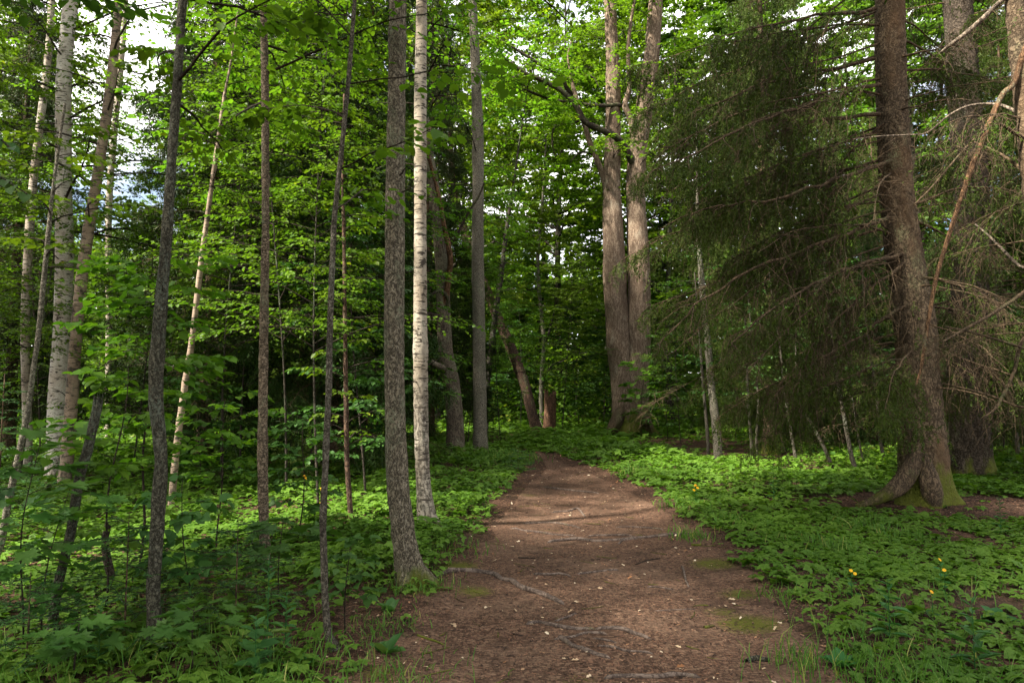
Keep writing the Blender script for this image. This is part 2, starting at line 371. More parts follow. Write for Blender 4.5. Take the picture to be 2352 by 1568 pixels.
def groundmat(name, path):
    s = NT(name); o = s.obj()
    big = s.noise(o, (.9, .9, .9), 1, 5, .6); fine = s.noise(o, (38, 38, 38), 1, 6, .75); mid = s.noise(o, (7, 7, 7), 1, 5, .65)
    def chips(sc, seed):
        v = s.n('TexVoronoi', 'Color', dict(feature='F1'), Vector=s.n('Mapping', 0, {}, Vector=o, Scale=sc, Rotation=(0, 0, seed), Location=(seed, 0, 0)), Scale=1.0)
        return s.n('SeparateColor', 0, {}, Color=v)
    k1, k2 = chips((42, 110, 60), .4), chips((120, 46, 60), 1.1)
    if path: d, m_, l = (.036, .020, .013), (.106, .060, .039), (.20, .125, .082)
    else: d, m_, l = (.020, .012, .008), (.075, .040, .025), (.15, .085, .055)
    c = s.mix(s.ss(.3, .7, fine), d, m_)
    c = s.mix(s.math('MULTIPLY', s.ss(.70, .85, k1), .8), c, l)
    c = s.mix(s.math('MULTIPLY', s.ss(.74, .9, k2), .7), c, (.16, .085, .055))
    c = s.mix(s.math('MULTIPLY', s.ss(.75, .95, s.math('SUBTRACT', 1.0, k2)), .7), c, d)
    c = s.mix(s.math('MULTIPLY', s.ss(.45, .7, big), .45), c, (.155, .10, .068) if path else (.03, .025, .012))
    c = s.mix(s.math('MULTIPLY', s.ss(.46, .7, mid), .5), c, d)
    c = s.mix(s.math('MULTIPLY', s.ss(.52, .64, s.noise(o, (1.7, 1.2, 1), 1, 5, .65)), .5), c, (.06, .036, .024) if path else d)
    at = s.n('Attribute', 'Fac', dict(attribute_name='rnd'))
    mo = s.ss(.35, .75, s.math('ADD', at, s.math('MULTIPLY', s.math('SUBTRACT', fine, .5), 1.3)))
    c = s.mix(mo, c, s.mix(fine, (.04, .045, .006), (.095, .095, .015)))
    h = s.math('ADD', s.math('ADD', s.math('MULTIPLY', fine, .6), s.math('MULTIPLY', k1, .35)), s.math('MULTIPLY', mid, .8))
    return s.surf(c, .92, .12, h, .6 if path else .9, .02)
M['soil'] = groundmat('forest soil', False); M['path'] = groundmat('trodden path', True)

# ------------------------------------------------------------------ pixel -> place
cp, sp_ = math.cos(PITCH), math.sin(PITCH)
def ray(px, py):
    dx, dz = (px - 1176) / FPX, (784 - py) / FPX
    return np.array([dx, cp - dz * sp_, sp_ + dz * cp])
def at(px, py, Y):
    d = ray(px, py); return np.array([0, 0, CAM_H]) + d * (Y / d[1])
def flat(px, py):
    d = ray(px, py); t = -CAM_H / d[2]; return d[0] * t, d[1] * t

PL = [(905, 1568), (960, 1500), (1030, 1420), (1085, 1340), (1130, 1280), (1160, 1215), (1185, 1150), (1212, 1112), (1245, 1090), (1255, 1076), (1250, 1064), (1243, 1052), (1236, 1045), (1222, 1038), (1180, 1033)]
PR = [(1850, 1568), (1790, 1490), (1755, 1425), (1710, 1350), (1640, 1280), (1560, 1220), (1480, 1150), (1393, 1107), (1345, 1084), (1308, 1072), (1280, 1061), (1258, 1053), (1248, 1045), (1236, 1038), (1200, 1033)]
pl = np.array([flat(*p) for p in PL]); pr = np.array([flat(*p) for p in PR])
def pleft(y): return np.interp(y, pl[:, 1], pl[:, 0], left=pl[0, 0] - .05)
def pright(y): return np.interp(y, pr[:, 1], pr[:, 0], left=pr[0, 0] + .05)
YEND = pl[-1, 1]
def pdist(x, y):
    """signed distance outside the path (negative on it)"""
    return np.maximum(pleft(y) - x, x - pright(y)) + sstep(YEND - 2, YEND + 1, y) * 3

SPX, SPY = flat(2120, 1160)
def H(x, y):
    x = np.asarray(x, float); y = np.asarray(y, float)
    h = .05 * n2(x, y, .35, 1) + .025 * n2(x, y, 1.1, 2) + .010 * n2(x, y, 3.2, 3)
    d = pdist(x, y)
    h = h * (.35 + .65 * sstep(-.2, 1.2, d)) + .05 * sstep(-.5, .6, d)
    h += .10 * np.exp(-((x - SPX) ** 2 + (y - SPY) ** 2) / 1.6)
    return h
def onground(px, py):
    x, y = flat(px, py)
    for _ in range(6):
        z = float(H(x, y)); d = ray(px, py); t = (z - CAM_H) / d[2]; x, y = d[0] * t, d[1] * t
    return np.array([x, y, float(H(x, y))])

# ------------------------------------------------------------------ setting: ground, path
def axis(lo, hi, fine, step, grow, far):
    a = list(np.arange(lo, hi, fine)); s = fine
    v = hi
    while v < far: a.append(v); s = min(s * grow, 12); v += s
    b = []; v = lo; s = fine
    while v > -far: s = min(s * grow, 12); v -= s; b.append(v)
    return np.array(b[::-1] + a)
def moss(x, y):
    m = np.zeros_like(x)
    for cx, cy_, r, a in MOSS: m = np.maximum(m, a * np.exp(-((x - cx) ** 2 + (y - cy_) ** 2) / r ** 2))
    return m
MOSS = [(*flat(1640, 1300), .30, .75), (*flat(1700, 1370), .22, .7), (*flat(1720, 1440), .28, .8), (*flat(1660, 1410), .2, .6), (*flat(1090, 1365), .22, .7), (*flat(1050, 1310), .25, .8), (*flat(1215, 1140), .3, .5), (*flat(1330, 1570), .2, .5), (*flat(870, 1560), .2, .6), (*flat(960, 1360), .3, .8)]
def sheet(xs, ys, z, name, mat):
    X, Y = np.meshgrid(xs, ys); V = np.stack([X, Y, z(X, Y)], -1).reshape(-1, 3)
    nx, ny = len(xs), len(ys); i = np.arange(ny - 1)[:, None] * nx + np.arange(nx - 1)[None]
    F = np.stack([i, i + 1, i + nx + 1, i + nx], -1).reshape(-1, 4)
    g = Geo(); g.add(V, F, moss(V[:, 0], V[:, 1])); return g.build(name, mat)
tag(sheet(axis(-7, 8, .09, 0, 1.08, 260), axis(2, 16, .09, 0, 1.07, 300), H, 'ground', M['soil']), kind='structure')
ys = np.concatenate([np.arange(-4, 2.5, .3), np.arange(2.5, 12, .05), np.arange(12, YEND + 1.5, .1)]); us = np.linspace(0, 1, 44)
Yg = np.repeat(ys[:, None], 44, 1)
el = .16 * n2(ys, ys * 0, 1.7, 7) + .07 * n2(ys, ys * 0, 6, 8); er = .16 * n2(ys, ys * 0 + 9, 1.7, 9) + .07 * n2(ys, ys * 0, 6, 10)
fd = 1 - .95 * sstep(7, 11, ys)
xl, xr = pleft(ys) + (el - .22) * fd, pright(ys) + (.2 + er) * fd
Xg = xl[:, None] + (xr - xl)[:, None] * us[None]
Vp = np.stack([Xg, Yg, H(Xg, Yg) + .006 - .03 * ((us[None] < .01) | (us[None] > .99))], -1).reshape(-1, 3)
i = np.arange(len(ys) - 1)[:, None] * 44 + np.arange(43)[None]
g = Geo(); g.add(Vp, np.stack([i, i + 1, i + 45, i + 44], -1).reshape(-1, 4), moss(Vp[:, 0], Vp[:, 1])); tag(g.build('path', M['path']), kind='structure')

# ------------------------------------------------------------------ trunks
def catmull(P, step):
    P = np.asarray(P, float); T = np.gradient(P, axis=0) if len(P) > 2 else np.repeat(P[1:] - P[:1], 2, 0)
    out = []
    for a in range(len(P) - 1):
        n = max(2, int(np.linalg.norm(P[a + 1, :3] - P[a, :3]) / step)); t = (np.arange(n) / n)[:, None]
        out.append((2 * t**3 - 3 * t**2 + 1) * P[a] + (t**3 - 2 * t**2 + t) * T[a] + (-2 * t**3 + 3 * t**2) * P[a + 1] + (t**3 - t**2) * T[a + 1])
    out.append(P[-1:]); return np.concatenate(out)

def barkdisp(kind, seed, flare=.5, fh=.3, lobes=5, base=(0, 0, 0)):
    ph = seed * 1.7
    def f(th, P, r):
        z = P[..., 2]
        cx, sx = np.cos(th) + 0 * z, np.sin(th) + 0 * z
        R0 = np.median(r)
        def nn(ck, zk, s): return vnoise(np.stack([cx * R0 * ck, sx * R0 * ck, z * zk + 0 * cx], -1), seed + s)
        d = r * .07 * nn(5, 1.2, 1)
        if kind == 'lime': d = d + .016 * (1 - np.abs(nn(26, 1.8, 2)) * 2) + .006 * nn(50, 9, 3)
        elif kind == 'spruce': d = d + .010 * nn(24, 16, 2) + .006 * nn(50, 34, 3)
        elif kind == 'oak': d = d + .010 * (1 - np.abs(nn(26, 5, 2)) * 2) + .005 * nn(55, 20, 3)
        elif kind == 'birch':
            b = np.clip(1.15 - z * .9, 0, 1)
            d = d + (.0025 + .011 * b) * nn(30, 10 + 0 * z, 2) + .003 * nn(60, 30, 3) + .10 * r * sstep(.55, .8, nn(7, 3, 5))
        else: d = d + .05 * r * nn(14, 6, 2) + .10 * r * nn(30, 18, 3)
        zz = np.clip(z, 0, 9)
        lob = .55 + .45 * np.cos(lobes * th + ph) + .3 * np.cos(3 * th + ph * 2)
        return d + r * flare * np.exp(-zz / fh) * np.clip(lob, .1, 2)
    return f

def trunk_path(pts, Y, top, rng, z0):
    """photo points (x, y, width), base first -> (n,4) x,y,z,r in the world, continued above the frame to the top"""
    Q = []
    for px, py, wd in pts:
        p = at(px, py, Y); Q.append([*p, wd * Y / (2 * FPX)])
    Q = np.array(Q); b = Q[0].copy(); b[2] = z0
    if Q[0, 2] > z0 + .12: Q = np.concatenate([[b], Q])
    else: Q[0, 2] = z0
    under = Q[0].copy(); under[2] -= .22; under[:2] -= (Q[1, :2] - Q[0, :2]) * .2
    Q = np.concatenate([[under], Q])
    amp = min(.10, Q[:, 3].max() * 1.2)
    Q[1:, 1] += amp * np.sin(Q[1:, 2] * rng.uniform(.5, .9) + rng.uniform(0, 6)) * np.clip(Q[1:, 2] / 2, 0, 1)
    vis = len(Q)
    if top:
        d = nrm(Q[-1, :3] - Q[-2, :3]); r0 = Q[-1, 3]; zt = Q[-1, 2]; p = Q[-1, :3].copy(); k = max(1, int((top - zt) / 1.2))
        E = []
        for j in range(1, k + 1):
            d = nrm(d * .9 + np.array([0, 0, .1]) + rng.normal(0, .03, 3)); p = p + d * (top - zt) / k
            E.append([*p, max(.012, r0 * (1 - j / k * .93))])
        Q = np.concatenate([Q, E])
    return Q

def on(path, z):
    """points on a trunk path at heights z, with radius"""
    return np.stack([np.interp(z, path[:, 2], path[:, i]) for i in range(4)], -1)

def tree(name, label, cat, bark, base, pts, top=16, dk='young', seg=18, step=.08, flare=.45, fh=.25, lobes=5, crown=None, group=None, seed=1, depth=None, jag=False):
    rng = rng_(seed)
    if depth is None: b = onground(*base)
    else:
        p = at(base[0], base[1], depth); b = np.array([p[0], depth, float(H(p[0], depth))])
    Q = trunk_path(pts, b[1], top, rng, b[2])
    rt = thing(name, label, cat, (Q[1, 0], Q[1, 1], b[2]), group)
    Q[:, :3] -= np.array([Q[1, 0], Q[1, 1], b[2]])
    C4 = catmull(Q, step)
    C4[:, 3] = np.maximum(C4[:, 3], .006)
    g = Geo()
    disp = barkdisp(dk, seed, flare, fh, lobes)
    V, F, t = ctube(C4[:, :3], C4[:, 3], seg, disp)
    if jag:
        V[-1 - seg:-1, 2] += rng.uniform(-.04, .22, seg) * (1 if jag is True else jag); V[-1, 2] -= .10
    n0 = g.n; g.add(V, F); g.f.append(t + n0); g.m.append(np.zeros(len(t), np.int32))
    g.build('trunk', M[bark], rt)
    if dk in ('young', 'birch') and not jag and pts[0][2] < 60:
        ns = int(rng.integers(5, 11)); hi = min(C4[-1, 2] * .9, 6.5 if b[1] < 14 else 11); zs_ = rng.uniform(.5, hi, ns); q = on(C4, zs_)
        Ps, _, _ = limbs(rng, q[:, :3], rng.uniform(0, TAU, ns), rng.uniform(.0, .8, ns), rng.uniform(-.5, .6, ns), q[:, 3] + rng.uniform(.04, .16, ns) + np.where(rng.random(ns) < .3, rng.uniform(.15, .5, ns), 0), 6, .6)
        for k in range(ns):
            g = Geo(); V, F = btubes(Ps[k:k + 1], np.clip(q[k:k + 1, 3:4] * .16, .002, .012) * np.linspace(1, .35, 6)[None], 5); g.add(V, F); g.build('dead_twig', M['twig'], rt)
    rt_path = C4
    if crown: leafcrown(rt, C4, rng, **crown)
    return rt, C4, b

def leafcrown(rt, path, rng, z0=3, z1=None, n=30, L=(1.2, 2.2), lsize=.07, leaf='leaf_birch', twig='twig', nsub=8, nleaf=9, tpl=OV, el=(.15, .7), el1=-.1, upper=0, usize=.16, az=None, nbr=4):
    """leaf sprays on limbs from z0 to z1; the largest limbs are branch parts"""
    g = Geo(); top = path[-1, 2]; z1 = z1 or top * .97
    z = z0 + (z1 - z0) * (np.arange(n) + rng.random(n)) / n
    s = on(path, z); a = (np.arange(n) * 2.4 + rng.normal(0, .5, n)) if az is None else rng.uniform(az[0], az[1], n)
    Ls = rng.uniform(L[0], L[1], n) * (1 - .4 * (z - z0) / max(top - z0, .1))
    e0 = rng.uniform(el[0], el[1], n); r0 = np.minimum(s[:, 3] * .45, .006 + .008 * Ls)
    big = np.argsort(-Ls)[:nbr]
    for k in range(n):
        gg = Geo() if k in big else g
        spray(gg, rng, s[k:k + 1, :3], a[k:k + 1], e0[k:k + 1], np.array([el1 + rng.normal(0, .12)]), Ls[k:k + 1], r0[k:k + 1], nsub, nleaf, lsize, tpl)
        if k in big: gg.build('branch', [M[leaf], M[twig]], rt)
    if upper:
        z = rng.uniform(max(z1 * .8, 5), top, upper); s = on(path, z)
        spray(g, rng, s[:, :3], rng.uniform(0, TAU, upper), rng.uniform(.2, .8, upper), rng.uniform(-.2, .2, upper), rng.uniform(1.2, 2.6, upper), np.full(upper, .015), 7, 8, usize, DI)
    if g.n: g.build('crown', [M[leaf], M[twig]], rt)

def limb(rt, b, pts, Y0, dY, bark, seg=10, name='branch', seed=3, tip=.35, step=.08):
    """a big limb traced on the photograph, at depth Y0 going to Y0+dY"""
    n = len(pts); Q = []
    for k, (px, py, wd) in enumerate(pts):
        Y = Y0 + dY * k / (n - 1); Q.append([*(at(px, py, Y) - np.array([rt.location[0], rt.location[1], rt.location[2]])), wd * Y / (2 * FPX)])
    Cq = catmull(np.array(Q), step); Cq[:, 3] = np.maximum(Cq[:, 3], .004)
    g = Geo(); addtube(g, Cq[:, :3], Cq[:, 3], seg, lambda th, P, r: .12 * r * vnoise(np.stack([np.cos(th) * 2 + P[..., 2] * 6, np.sin(th) * 2 + P[..., 0] * 6, P[..., 1] * 6 + 0 * th], -1), seed))
    return g.build(name, M[bark], rt), Cq

# SCENE_PARTS
# ------------------------------------------------------------------ the trees one can tell apart, left to right
CRN = 'leaf_birch'
tree('pale_birch', 'slim pale birch standing behind the thin leaning sapling at the left edge', 'tree', 'birch_far', (62, 1088),
     [(62, 1088, 20), (64, 1000, 19), (66, 760, 18), (72, 560, 18), (80, 380, 17), (98, 180, 16), (108, 60, 14), (112, 0, 14)], 17, 'birch', 14, .1, .3, .2, seed=11,
     crown=dict(z0=4, n=34, L=(1.0, 2.2), lsize=.085, upper=30))
tree('leaning_sapling', 'very thin grey sapling leaning out past the left edge of the picture', 'tree', 'birch_grey', (-30, 1320),
     [(-30, 1320, 15), (0, 1255, 15), (20, 1150, 15), (42, 1050, 14), (63, 940, 13), (75, 840, 12), (85, 760, 11), (108, 510, 10), (120, 400, 7)], 4.2, 'young', 12, .06, .2, .1, seed=12,
     crown=dict(z0=2.6, n=12, L=(.5, 1.0), lsize=.07, nsub=6, nleaf=7))
tree('white_birch', 'thickest white birch at the left, with black scars down its trunk', 'tree', 'birch_left', (127, 1112),
     [(127, 1112, 40), (130, 1000, 38), (132, 900, 38), (135, 760, 37), (140, 600, 37), (148, 400, 34), (155, 200, 33), (160, 100, 31), (165, 0, 30)], 19, 'birch', 32, .05, .3, .25, seed=13,
     crown=dict(z0=4.2, n=44, L=(1.6, 3.0), lsize=.08, upper=60))
tree('tan_birch', 'pinkish birch leaning right, close beside the thickest white birch', 'tree', 'birch_tan', (146, 1125),
     [(146, 1125, 27), (160, 980, 26), (175, 850, 25), (190, 700, 24), (205, 560, 24), (225, 380, 23), (245, 200, 22), (260, 70, 19), (268, 0, 18)], 16, 'birch', 24, .06, .3, .2, seed=14,
     crown=dict(z0=4, n=34, L=(1.2, 2.5), lsize=.08, upper=40))
tree('distant_birch', 'small far birch with dark rings, right of the pinkish leaning birch', 'tree', 'birch_far', (247, 1020),
     [(247, 1020, 14), (247, 800, 14), (248, 640, 14), (254, 480, 14), (262, 330, 14), (272, 170, 13), (285, 40, 12), (290, 0, 11)], 19, 'birch', 12, .12, .2, .2, seed=15,
     crown=dict(z0=8, n=30, L=(1.4, 2.6), lsize=.11, upper=30))
tree('lichened_tree', 'dark wavy trunk crusted with grey lichen, tallest in the left foreground', 'tree', 'bark_lichen', (358, 1488),
     [(358, 1488, 30), (353, 1400, 27), (352, 1330, 28), (358, 1260, 28), (365, 1150, 30), (372, 1060, 27), (368, 1000, 29), (362, 900, 30), (367, 820, 31), (380, 680, 27), (395, 500, 24), (405, 350, 22), (415, 200, 21), (421, 90, 20), (426, 0, 19)], 9, 'young', 24, .03, .6, .09, seed=16,
     crown=dict(z0=3.2, n=24, L=(.8, 1.7), lsize=.075, upper=20))
tree('slender_birch', 'slender pinkish birch stem leaning right, right of the dark lichened trunk', 'tree', 'birch_tan', (392, 1175),
     [(392, 1175, 15), (405, 1020, 15), (420, 900, 14), (440, 780, 13), (465, 600, 12), (490, 430, 10), (508, 300, 9), (518, 220, 7), (530, 150, 5)], 6.8, 'young', 12, .06, .2, .1, seed=17,
     crown=dict(z0=4.2, n=18, L=(.7, 1.5), lsize=.075, nsub=7))
tree('grey_alder', 'straight grey and tan trunk standing alone between two thin dark stems', 'tree', 'birch_brown', (616, 1332),
     [(616, 1332, 25), (612, 1290, 23), (607, 1180, 22), (606, 1050, 22), (608, 900, 20), (609, 750, 20), (610, 560, 18), (608, 400, 18), (605, 200, 17), (600, 0, 16)], 17, 'young', 20, .04, .6, .10, seed=18,
     crown=dict(z0=3.9, z1=9, n=22, L=(.9, 1.9), lsize=.075, upper=80, usize=.18))  # upper crown, out of view, enlarged to shade the ground at the right
wrt, wpath, wb = tree('wounded_sapling', 'thin dark foreground stem with a black wound low on its bark', 'tree', 'bark_grey', (760, 1490),
     [(766, 1494, 20), (754, 1457, 15), (747, 1370, 15), (744, 1264, 16), (742, 1195, 16), (747, 1080, 15), (749, 1020, 15), (754, 895, 14), (756, 755, 14), (763, 545, 14), (766, 490, 13), (779, 367, 12), (798, 175, 11), (812, 0, 10)], 8, 'young', 16, .03, .6, .07, seed=19,
     crown=dict(z0=2.55, n=20, L=(.6, 1.5), lsize=.075, leaf='leaf_mid', tpl=BR, nleaf=6, upper=14))
zz = np.linspace(at(745, 1232, wb[1])[2], at(745, 1186, wb[1])[2], 9) - wb[2]; q = on(wpath, zz); P = q[:, :3].copy(); P[:, 1] -= q[:, 3] * .55; P[:, 0] -= q[:, 3] * .15
g = Geo(); addtube(g, P, q[:, 3] * .72 * np.sin(np.linspace(.25, 2.9, 9)) ** .6, 12, lambda th, P, r: .35 * r * vnoise(np.stack([np.cos(th) * 3 + P[..., 2] * 60, np.sin(th) * 3 + 0 * P[..., 2], P[..., 2] * 50 + 0 * th], -1), 5)); g.build('wound', M['bark_dark'], wrt)
tree('leafy_sapling', 'thin brown stem with small leaf tufts, left of the dark rough birch', 'tree', 'bark_red', (807, 1205),
     [(807, 1205, 13), (803, 1150, 12), (797, 1058, 11), (796, 950, 11), (795, 860, 10), (794, 720, 9), (791, 510, 8), (788, 420, 5)], 5.2, 'young', 10, .06, .2, .1, seed=20,
     crown=dict(z0=.9, n=30, L=(.25, .7), lsize=.065, nsub=5, nleaf=6, z1=5))
tree('broken_snag', 'broken leaning stub of lichened trunk among the left shrubs', 'dead tree', 'bark_lichen', (120, 1445),
     [(120, 1445, 20), (132, 1352, 20), (145, 1300, 20), (165, 1220, 20), (184, 1110, 21), (209, 1019, 20), (231, 930, 19)], 0, 'young', 20, .03, .2, .05, seed=21, jag=.4)
tree('rotting_stub', 'short dark rotting stub among saplings right of the broken lichened snag', 'dead tree', 'bark_limb', (258, 1345),
     [(258, 1345, 17), (247, 1290, 17), (240, 1240, 16), (246, 1212, 13)], 0, 'young', 14, .03, .2, .05, seed=22, jag=.3)
crt, cpath, cb = tree('rough_birch', 'dark rough barked birch leaning left of the path, nearest thick trunk', 'tree', 'birch_dark', (944, 1342),
     [(948, 1345, 58), (938, 1300, 54), (925, 1200, 50), (916, 1120, 48), (912, 1000, 46), (909, 800, 46), (908, 600, 45), (907, 400, 43), (908, 200, 43), (909, 0, 41)], 18, 'birch', 48, .03, 1.0, .14, 4, seed=23,
     crown=dict(z0=5.5, n=40, L=(1.6, 3.2), lsize=.08, upper=70))
wrt2, wpath2, _ = tree('bright_birch', 'bright white birch close behind the dark rough birch by the path', 'tree', 'birch_white', (984, 1217),
     [(986, 1217, 46), (978, 1170, 38), (972, 1100, 33), (968, 1000, 33), (967, 800, 32), (968, 600, 30), (968, 400, 28), (967, 200, 27), (968, 0, 25)], 18, 'birch', 40, .03, .7, .12, 4, seed=24,
     crown=dict(z0=5.8, n=36, L=(1.4, 2.8), lsize=.08, upper=60))
ort, opath, ob = tree('bent_oak', 'bent oak trunk with dead limbs behind the bright white birch', 'tree', 'bark_oak', (1045, 1045),
     [(1046, 1047, 40), (1044, 960, 37), (1036, 880, 36), (1022, 800, 34), (1018, 700, 31), (1014, 600, 29), (1006, 510, 28), (996, 430, 27), (986, 366, 24), (975, 280, 22), (968, 150, 19), (965, 0, 16)], 19, 'oak', 40, .06, .25, .35, seed=25,
     crown=dict(z0=8, n=40, L=(2, 3.6), lsize=.10, leaf='leaf_mid', upper=60))
OY = float(ob[1])
limb(ort, ob, [(1022, 700, 15), (1030, 640, 14), (1034, 590, 14), (1020, 520, 11), (1012, 470, 10), (995, 400, 9), (975, 330, 9), (945, 250, 9), (915, 190, 10), (895, 130, 10), (868, 60, 9), (848, 0, 8)], OY, -1.5, 'bark_orange', seed=2)
limb(ort, ob, [(1026, 850, 15), (1000, 836, 13), (960, 812, 11), (920, 765, 10), (889, 735, 9), (850, 686, 8), (805, 665, 6), (760, 640, 4), (720, 632, 3)], OY, -2.0, 'bark_bone', seed=4)
limb(ort, ob, [(1026, 706, 11), (1028, 684, 9), (1015, 669, 8), (995, 674, 7), (965, 690, 6), (948, 694, 6), (930, 705, 5)], OY, -.6, 'bark_limb', seed=5)
limb(ort, ob, [(990, 545, 11), (950, 520, 9), (900, 500, 8), (850, 465, 7), (815, 440, 6), (795, 430, 3)], OY, -1.0, 'bark_limb', seed=6)
limb(ort, ob, [(1035, 560, 8), (1052, 535, 7), (1075, 490, 6), (1100, 450, 5), (1112, 420, 3)], OY, -.5, 'bark_limb', seed=7)
tree('grey_birch', 'tall straight grey birch right of the bent oak', 'tree', 'birch_grey', (1104, 1042),
     [(1105, 1043, 33), (1103, 980, 31), (1102, 900, 30), (1100, 750, 29), (1098, 600, 28), (1098, 450, 27), (1097, 300, 26), (1092, 150, 23), (1086, 0, 20)], 20, 'birch', 28, .06, .3, .3, seed=26,
     crown=dict(z0=6, n=38, L=(1.0, 2.0), lsize=.10, leaf='leaf_mid', upper=40))
tree('leaning_tree', 'reddish bare trunk slanting up to the left behind the grey birch', 'tree', 'bark_red', (1236, 1000),
     [(1237, 1002, 27), (1225, 960, 24), (1205, 885, 24), (1186, 830, 23), (1165, 780, 23), (1137, 715, 22), (1108, 640, 20), (1086, 580, 19), (1064, 520, 17), (1045, 450, 15), (1038, 380, 12)], 13, 'oak', 18, .12, .3, .3, seed=27,
     crown=dict(z0=8, n=24, L=(2, 3.4), lsize=.13, leaf='leaf_far', upper=30))
tree('thin_dark_tree', 'thin dark forked tree between the grey birch and the slanting red trunk', 'tree', 'bark_dark', (1112, 1005),
     [(1112, 1005, 17), (1116, 912, 15), (1124, 830, 14), (1133, 755, 13), (1150, 640, 12), (1166, 510, 9), (1180, 420, 6)], 14, 'young', 12, .15, .2, .3, seed=28, depth=24,
     crown=dict(z0=6, n=30, L=(1.6, 3), lsize=.13, leaf='leaf_far', upper=30))
prt, ppath, pb = tree('pale_slim_tree', 'slim pale tree rising behind the rotten stump at the path end', 'tree', 'birch_grey', (1246, 992),
     [(1246, 992, 11), (1243, 919, 10), (1244, 860, 10), (1249, 790, 9), (1245, 737, 9), (1237, 650, 8), (1236, 580, 8), (1245, 480, 6), (1250, 400, 5)], 15, 'young', 10, .15, .2, .2, seed=29, depth=28,
     crown=dict(z0=7, n=30, L=(1.4, 2.8), lsize=.13, leaf='leaf_far', upper=30))
limb(prt, pb, [(1248, 800, 5), (1262, 760, 5), (1272, 720, 4), (1275, 690, 3)], 28, -.3, 'bark_dark', 6, seed=1)
limb(prt, pb, [(1253, 860, 5), (1272, 835, 4), (1290, 830, 3), (1310, 815, 2)], 28, -.8, 'bark_dark', 6, seed=2)
tree('rotten_stump', 'tall splintered reddish stump at the far end of the path', 'dead tree', 'rot', (1261, 996),
     [(1261, 997, 30), (1262, 975, 28), (1263, 945, 27), (1263, 912, 26)], 0, 'lime', 26, .06, .25, .15, seed=30, jag=1.6)

# twin-stemmed lime
LY = 25.0
lb = at(1445, 1003, LY); lb = np.array([lb[0], LY, float(H(lb[0], LY))])
lrt = thing('twin_lime', 'huge twin stemmed lime with furrowed bark right of the path end', 'tree', tuple(lb))
lr = rng_(5)
def stem(pts, seed, top, flare, fh):
    Q = trunk_path(pts, LY, top, lr, lb[2]); Q[:, :3] -= lb; Cq = catmull(Q, .09)
    g = Geo(); addtube(g, Cq[:, :3], np.maximum(Cq[:, 3], .01), 56, barkdisp('lime', seed, flare, fh, 4)); g.build('trunk', M['bark_lime'], lrt); return Cq
ls1 = stem([(1436, 1003, 62), (1435, 960, 58), (1433, 900, 56), (1424, 800, 55), (1416, 700, 52), (1410, 600, 50), (1406, 500, 44), (1405, 420, 40), (1408, 340, 37), (1409, 260, 34), (1408, 180, 32), (1404, 90, 29), (1400, 0, 26)], 3, 22, .6, .35)
ls2 = stem([(1462, 1003, 66), (1460, 960, 62), (1460, 900, 60), (1465, 800, 56), (1468, 700, 53), (1466, 600, 49), (1461, 490, 45), (1460, 420, 44), (1466, 340, 42), (1478, 270, 40), (1490, 175, 37), (1500, 80, 34), (1507, 0, 31)], 8, 22, .6, .35)
for k, (pts, sd_) in enumerate([([(1438, 915, 8), (1422, 955, 30), (1408, 985, 28), (1393, 1010, 18)], 4), ([(1468, 930, 8), (1484, 970, 24), (1498, 998, 18), (1512, 1010, 10)], 6)]):
    Q = np.array([[*(at(px, py, LY - .35) - lb), wd * LY / (2 * FPX)] for px, py, wd in pts]); Cq = catmull(Q, .08)
    g = Geo(); addtube(g, Cq[:, :3], Cq[:, 3], 28, lambda th, P, r: .02 * vnoise(np.stack([np.cos(th) * 9 + 0 * P[..., 2], np.sin(th) * 9 + 0 * P[..., 2], P[..., 2] * 3 + 0 * th], -1), sd_)); g.build('root_buttress', M['bark_mossy'], lrt)
LIMBS = []
def ll(pts, bark, dY=-2.0, **k): LIMBS.append(limb(lrt, lb, pts, LY, dY, bark, **k)[1])
ll([(1459, 385, 20), (1449, 364, 18), (1432, 335, 17), (1414, 315, 16), (1379, 297, 15), (1344, 280, 14), (1323, 245, 14), (1291, 210, 12), (1239, 182, 11), (1204, 168, 9), (1176, 147, 7), (1140, 120, 4)], 'bark_limb', seed=11)
ll([(1330, 252, 11), (1316, 222, 11), (1302, 203, 10), (1290, 180, 9), (1268, 164, 9), (1239, 147, 8), (1204, 126, 7), (1176, 108, 5), (1130, 80, 3)], 'bark_limb', -1, seed=12)
ll([(1458, 340, 18), (1456, 315, 17), (1452, 290, 16), (1444, 262, 15), (1436, 245, 14), (1439, 225, 11), (1445, 205, 11), (1444, 160, 10), (1443, 105, 9), (1448, 60, 8), (1454, 20, 7), (1462, -20, 6)], 'bark_lime', -.6, seed=13)
ll([(1434, 245, 10), (1420, 241, 9), (1390, 243, 9), (1351, 241, 8), (1300, 234, 7), (1263, 228, 7), (1222, 213, 6), (1205, 206, 4), (1185, 215, 3)], 'bark_limb', -1.2, seed=14)
ll([(1394, 425, 20), (1382, 395, 15), (1370, 365, 14), (1358, 336, 13), (1345, 295, 12), (1330, 245, 11), (1318, 205, 10), (1312, 182, 8), (1310, 165, 5), (1304, 130, 4), (1312, 95, 3)], 'bark_lime', -.6, seed=15)
ll([(1330, 278, 6), (1310, 283, 5), (1290, 286, 5), (1272, 296, 5), (1268, 320, 4), (1271, 345, 3), (1277, 362, 2)], 'bark_limb', .3, seed=16)
ll([(1358, 355, 5), (1345, 350, 5), (1330, 352, 4), (1318, 362, 3), (1310, 372, 2)], 'bark_limb', -.4, seed=17)
ll([(1480, 250, 14), (1500, 246, 12), (1530, 240, 9), (1560, 228, 7), (1600, 225, 4)], 'bark_limb', -.8, seed=18)
